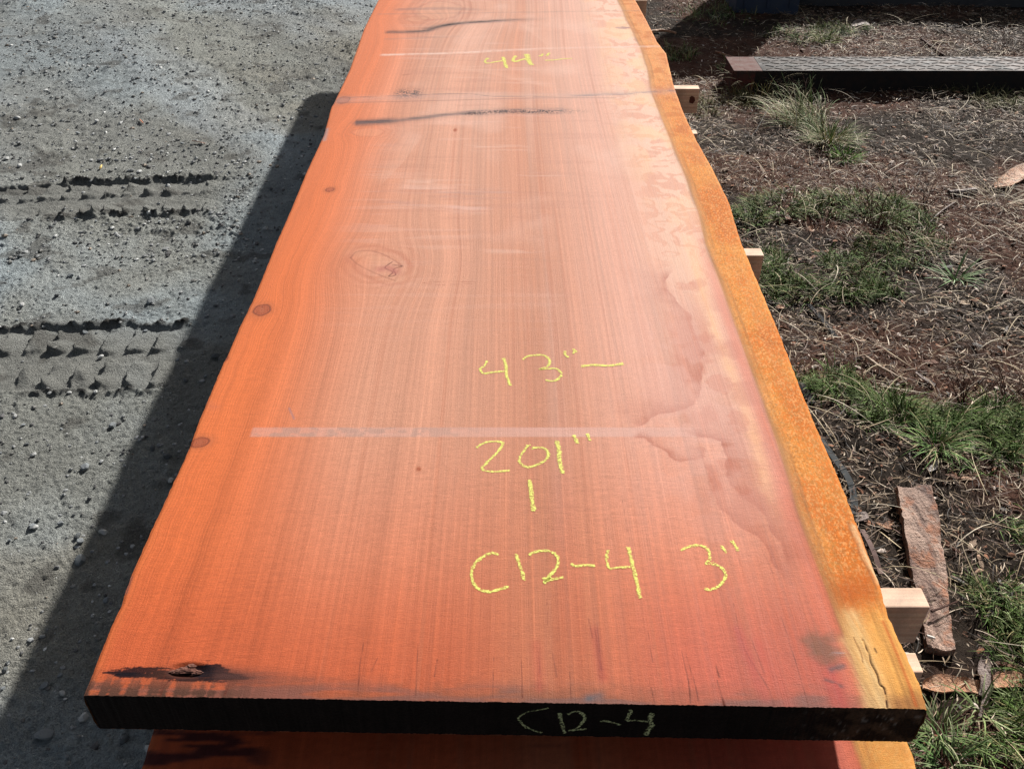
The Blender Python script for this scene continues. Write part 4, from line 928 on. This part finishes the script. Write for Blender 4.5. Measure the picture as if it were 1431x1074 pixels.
# ------------------------------------------------------------------ stones on the gravel
def ico(sub):
    import bmesh
    bm = bmesh.new(); bmesh.ops.create_icosphere(bm, subdivisions=sub, radius=1); V = np.array([v.co[:] for v in bm.verts]); f = np.array([[v.index for v in q.verts] for q in bm.faces]); bm.free(); return V, f
IV, IF = ico(1); I3V, I3F = ico(3)
M_PEB = mat_attr('pebble', .75, .35, 300, .25, 0)
def pebbles(N, x0, x1, y0, y1, smin, smax, pw, name, label):
    x = x0+(x1-x0)*rng.random(N); y = y0+(y1-y0)*rng.random(N)**1.15
    k = rng.random(N) < .55+.45*ss(.40,.62,fbm(x*1.6+y*.6,y*1.6,3,91)); x, y = x[k], y[k]; N = len(x)
    z, ja, jb, _ = h_left(x[None], y[None]); k = (ja[0]+jb[0] < .3) | (rng.random(N) < .12); x, y, z = x[k], y[k], z[0][k]; N = len(x); s = smin+(smax-smin)*rng.random(N)**pw
    V = IV[None]*(1+.55*(rng.random((N, len(IV), 1))-.5))*s[:, None, None]*np.stack([.8+.5*rng.random(N), .7+.5*rng.random(N), .45+.35*rng.random(N)], -1)[:, None]
    V = V+np.stack([x, y, z+s*.15], -1)[:, None]
    f = ((np.arange(N)*len(IV))[:, None, None]+IF[None]).reshape(-1, 3)
    c_ = pal(N, [(.26,.27,.27),(.16,.16,.15),(.10,.10,.10),(.46,.47,.46),(.24,.20,.16)], [.46,.28,.15,.08,.03])
    return tag(build(name, V.reshape(-1, 3), f, M_PEB, col=np.repeat(c_, len(IV), 0), smooth_sh=False), label, 'gravel', None, 'stuff')
pebbles(26000, -3.7, -.2, .4, 6.9, .0012, .0058, 2.4, 'gravel', 'fine grey gravel and grit loose over the packed yard')
pebbles(4200, -3.7, -.2, .4, 6.9, .004, .010, 2.2, 'gravel', 'coarser grey pebbles loose among the fine gravel')
pebbles(7000, -3.9, -.3, 2.9, 6.9, .004, .012, 2.6, 'gravel', 'coarse loose gravel on the far left of the yard')
def stone_mesh(seed):
    V = I3V.copy(); r = np.random.default_rng(seed)
    for _ in range(11):                      # chop flat faces
        d = r.normal(size=3); d /= np.linalg.norm(d); h_ = .62+.28*r.random(); t = V@d; V = V-np.clip(t-h_, 0, None)[:, None]*d
    V *= (1+.05*(fbm(V[:, 0]*4+V[:, 2]*3, V[:, 1]*4, 3, seed)-.5)[:, None]*2)
    return V*np.array([1, .8, .62])
M_ST = {'grey': mat_plain('grey_stone',(.20,.22,.23),.7,.4,50,.3,.002), 'pale': mat_plain('pale_stone',(.46,.47,.46),.7,.4,50,.25,.002), 'dark': mat_plain('dark_stone',(.09,.10,.105),.7,.4,50,.3,.002)}
sp_ = {k: [build('stone', stone_mesh(10*j+q), I3F, M_ST[k], smooth_sh=False) for q in range(2)] for j, k in enumerate(M_ST)}
used = set()
def stone(px, py, rad, kind, label, group=None, flat=1):
    j = int(rng.random()*2); pr = sp_[kind][j]
    if (kind, j) in used: o = pr.copy(); C.objects.link(o)
    else: o = pr; used.add((kind, j))
    q = P(px, py); o.location = (q[0], q[1], hL(q[0], q[1])+rad*.35*flat); o.scale = (rad, rad, rad*flat); o.rotation_euler = ((rng.random()-.5)*.6, (rng.random()-.5)*.6, rng.random()*6.28)
    tag(o, label, 'stone', group or 'stones on the grey gravel'); return o
for a_ in ((212,424,.017,'grey','lone upright blue-grey stone casting a long shadow above the lower tyre track'),(120,654,.014,'grey','grey stone with a dark shadow, mid left below the lower track'),
           (112,782,.017,'grey','long flat blue-grey stone half in the stack shadow'),(62,1028,.020,'grey','dull blue stone in the shade at the lower left corner'),(118,1004,.012,'pale','pale stone in shade beside the slab corner'),
           (62,960,.011,'grey','grey stone at the shade boundary left of the slab corner'),(88,970,.008,'pale','small pale stone right of the boundary stone'),(235,640,.012,'dark','dark stone in shade beside the reddish knot'),
           (214,628,.011,'dark','dark stone just left of the shaded one by the knot'),(302,500,.014,'dark','dark stone under the slab edge nick'),(32,428,.011,'pale','white-topped stone above the lower tyre track'),
           (98,550,.008,'pale','small white stone just below the lower tyre track'),(135,551,.009,'pale','white stone right of the small one below the track'),(22,584,.008,'pale','white stone at far left below the track'),
           (48,637,.009,'pale','pale stone at left, above the mid-left grey stone'),(20,626,.006,'pale','tiny white stone near the left picture edge'),(45,736,.013,'grey','grey stone left of the long flat stone'),
           (50,737,.008,'pale','pale stone touching the grey one at left'),(85,732,.009,'grey','round grey stone near the shade boundary'),(158,596,.012,'grey','grey stone lying flat beside the shade edge'),
           (260,532,.010,'dark','dark stone in shade below the slab nick'),(24,165,.016,'pale','pale stone up left among the far gravel'),(135,168,.014,'pale','pale stone on the far gravel, right of the first'),
           (98,115,.013,'pale','white stone among far gravel upper left'),(92,88,.014,'pale','pale stone higher on the far gravel'),(105,197,.013,'pale','pale stone above the upper tyre track'),
           (28,233,.013,'pale','white stone left end above the upper track'),(150,1000,.010,'dark','dark stone close to the slab corner in shade'),(85,1000-55,.007,'grey','pebble between the shade stones')):
    stone(*a_)
nst = 0
while nst < 150:
    px, py = 520*rng.random(), -5+1079*rng.random()**1.2
    q = P(px, py)
    if q[0] > float(fL(q[1]))+.12: continue
    k = ('grey','pale','dark')[rng.choice(3, p=[.5,.25,.25])]
    stone(px, py, .0055+.007*rng.random()**1.8, k, {'grey':'small grey stone on the packed gravel','pale':'small pale stone on the packed gravel','dark':'small dark stone on the packed gravel'}[k], 'small '+k+' stones on the gravel'); nst += 1
# leaf scraps
def scrap(px, py, sz, c_, label):
    V = np.array([(-1,0,0),(-.4,.22,.10),(.5,.18,.16),(1,.02,.08),(.4,-.16,.02),(-.5,-.2,0)])*sz; q = P(px, py)
    o = build('dead_leaf', V, [np.array([[0,1,2,3],[0,3,4,5]])], mat_plain('leaf_'+str(px), c_, .7, .3, 80, .2, 0)); o.location = (q[0], q[1], hL(q[0], q[1])+.006); o.rotation_euler = (.2, -.1, .2+px*.01)
    m = o.modifiers.new('thickness', 'SOLIDIFY'); m.thickness = .0012; tag(o, label, 'leaf')
scrap(278,201,.034,(.30,.09,.03),'rust-brown leaf on the gravel above the upper tyre track')
scrap(141,234,.020,(.60,.42,.12),'tiny yellow leaf scrap above the upper tyre track')
scrap(198,171,.026,(.26,.10,.05),'small brown leaf scrap farther up the gravel')

# ------------------------------------------------------------------ steel beam with tread plate
bx0, bx1, by0, by1, bz = 1.158, 3.15, 4.70, 4.93, .115
beam = empty('steel_step', (bx0, by0, 0), 'long low steel step beam with diamond tread top and reddish end, lying on the soil', 'steel beam')
def mat_steel():
    n = NT('worn_steel'); co = n.coord(); a = n.noise(n.mapp(co,(3,12,3)), 3, 5, .6); r = n.noise(n.mapp(co,(1,2.5,1)), 9, 6, .75, .5); s = n.noise(co, 160, 4, .7)
    sx = n.n('ShaderNodeSeparateXYZ'); n.l(co, sx.inputs[0])
    k = n.mixc(n.mr(a,.4,.62,0,1), (.020,.021,.022), (.060,.064,.069)); k = n.mixc(n.mr(r,.42,.56,0,.9), k, (.050,.030,.023))
    n.set(n.scale(k, n.math('MULTIPLY', n.mr(s,.25,.75,.6,1.3), n.mr(sx.outputs[0], .2, 1.6, .55, 1.7))), n.mr(a,.3,.7,.8,.62), .16, 0.0); n.bump(s,.002,.6); return n.m
M_STEEL = mat_steel()
M_BPAINT = mat_plain('black_paint', (.010,.010,.011), .7, .25, 30, .5, .002, c2=(.02,.014,.012))
M_RED = mat_plain('worn_red', (.12,.05,.042), .85, .15, 25, .5, .002, c2=(.16,.11,.10))
M_REDD = mat_plain('dark_red', (.10,.025,.022), .7, .3, 25, .5, .002, c2=(.03,.02,.02))
def cbox(name, x0, x1, y0, y1, z0, z1, mat, parent, bev=.003):
    o = box_obj(name, x0, x1, y0, y1, z0, z1, mat, (bx0, by0, 0), bev); o.parent = parent; o.location = (0,0,0); return o
cbox('channel_web', bx0+.004, bx1, by0+.004, by0+.012, -.02, bz-.006, M_BPAINT, beam)
cbox('channel_web', bx0+.004, bx1, by1-.012, by1-.004, -.02, bz-.006, M_BPAINT, beam)
cbox('end_plate', bx0, bx0+.0035, by0+.013, by1-.013, -.02, bz-.007, M_REDD, beam, .001)
cbox('end_cap_side', bx0+.001, bx0+.115, by0-.001, by0+.0035, -.02, bz-.0065, M_REDD, beam, .001)
cbox('painted_end', bx0, bx0+.150, by0, by1, bz-.0055, bz, M_RED, beam, .002)
tp = cbox('tread_plate', bx0+.1505, bx1, by0, by1, bz-.0055, bz, M_STEEL, beam, .002)
Vs, Fs = [], []; o_ = 0
for i in range(int((bx1-bx0-.19)/.050)):
    for j in range(6):
        cx = .19+i*.050+.012*(j % 2); cy = .026+j*.045
        if (i+j) % 2 == 0: an = R(28)
        else: an = R(-28)
        if cy > .215: continue
        an += (rng.random()-.5)*.2
        l_, w_, h_ = .030, .0062, .0032
        b_ = np.array([(-l_,0,-.0005),(-l_*.45,w_*.9,0),(l_*.45,w_*.9,0),(l_,0,-.0005),(l_*.45,-w_*.9,0),(-l_*.45,-w_*.9,0),(-l_*.6,0,h_),(l_*.6,0,h_)])
        ca, sa = math.cos(an), math.sin(an); q = b_.copy(); q[:, 0] = b_[:, 0]*ca-b_[:, 1]*sa+cx; q[:, 1] = b_[:, 0]*sa+b_[:, 1]*ca+cy; q[:, 2] += bz-.0002
        Vs.append(q); Fs += [(0+o_,6+o_,1+o_,1+o_)] and []
        Fs += [(o_+1,o_+2,o_+7,o_+6),(o_+4,o_+5,o_+6,o_+7)]
        o_ += 8
Fq = np.array(Fs)
Ft = []
for k in range(o_//8):
    b_ = k*8; Ft += [(b_,b_+6,b_+1),(b_+2,b_+3,b_+7),(b_+3,b_+4,b_+7),(b_+5,b_,b_+6)]
Fq = Fq.copy()
tr = build('tread_pattern', np.concatenate(Vs), [Fq, np.array(Ft)], M_STEEL, tp, smooth_sh=False)

# ------------------------------------------------------------------ things at the back
M_NAVY = mat_plain('navy_paint', (.020,.035,.075), .5, .4, 12, .5, .003, c2=(.035,.05,.08))
q0 = P(1027, 18); bn = empty('metal_bin', (q0[0], q0[1], 0), 'dark navy metal bin standing at the top edge of the picture', 'bin')
def nbox(name, x0, x1, y0, y1, z0, z1, mat, bev=.006):
    o = box_obj(name, x0, x1, y0, y1, z0, z1, mat, (0,0,0), bev); o.parent = bn; return o
nbox('bin_body', 0, .42, 0, .55, -.02, .82, M_NAVY, .012); nbox('rim', -.015, .435, -.015, .565, .82, .86, M_NAVY)  # body made tall for the shadow it casts; upper part unseen
for k in range(3): nbox('rib', .05+k*.15, .07+k*.15, -.012, -.0005, .03, .80, M_NAVY, .004)
# tarp-covered pile
def tarp():
    c = P(1110, 8); x0, x1, y0, y1, h_ = 0, 3.6, 0, .9, .46
    nx, ny = 180, 70; u = np.linspace(0, 1, nx); v = np.linspace(0, 1, ny); U, V_ = np.meshgrid(u, v)
    prof = ss(0, .16, V_)*ss(1, .84, V_); ends = ss(0, .035, U)*ss(1, .965, U)
    X = x0+(x1-x0)*U; Y = y0+(y1-y0)*V_-.12*U+.04*(fbm(X*3, V_*2, 3, 120)-.5)*2*(1-prof)
    Z = h_*prof*ends*(.88+.3*(fbm(X*1.2, Y*3, 3, 121)-.4))+.05*(fbm(X*9+Y*3, Y*7, 4, 122)-.5)*(.3+prof)+.0
    Z = np.maximum(Z, -.03)
    o = build('tarp_covered_pile', np.stack([X, Y, Z], -1).reshape(-1, 3), grid_faces(ny, nx), mat_plain('black_tarp', (.016,.015,.015), .55, .35, 20, .4, .006)); o.location = (c[0], c[1], .0)
    tag(o, 'long black tarp-covered pile along the back, right of the navy bin', 'tarp pile')
tarp()
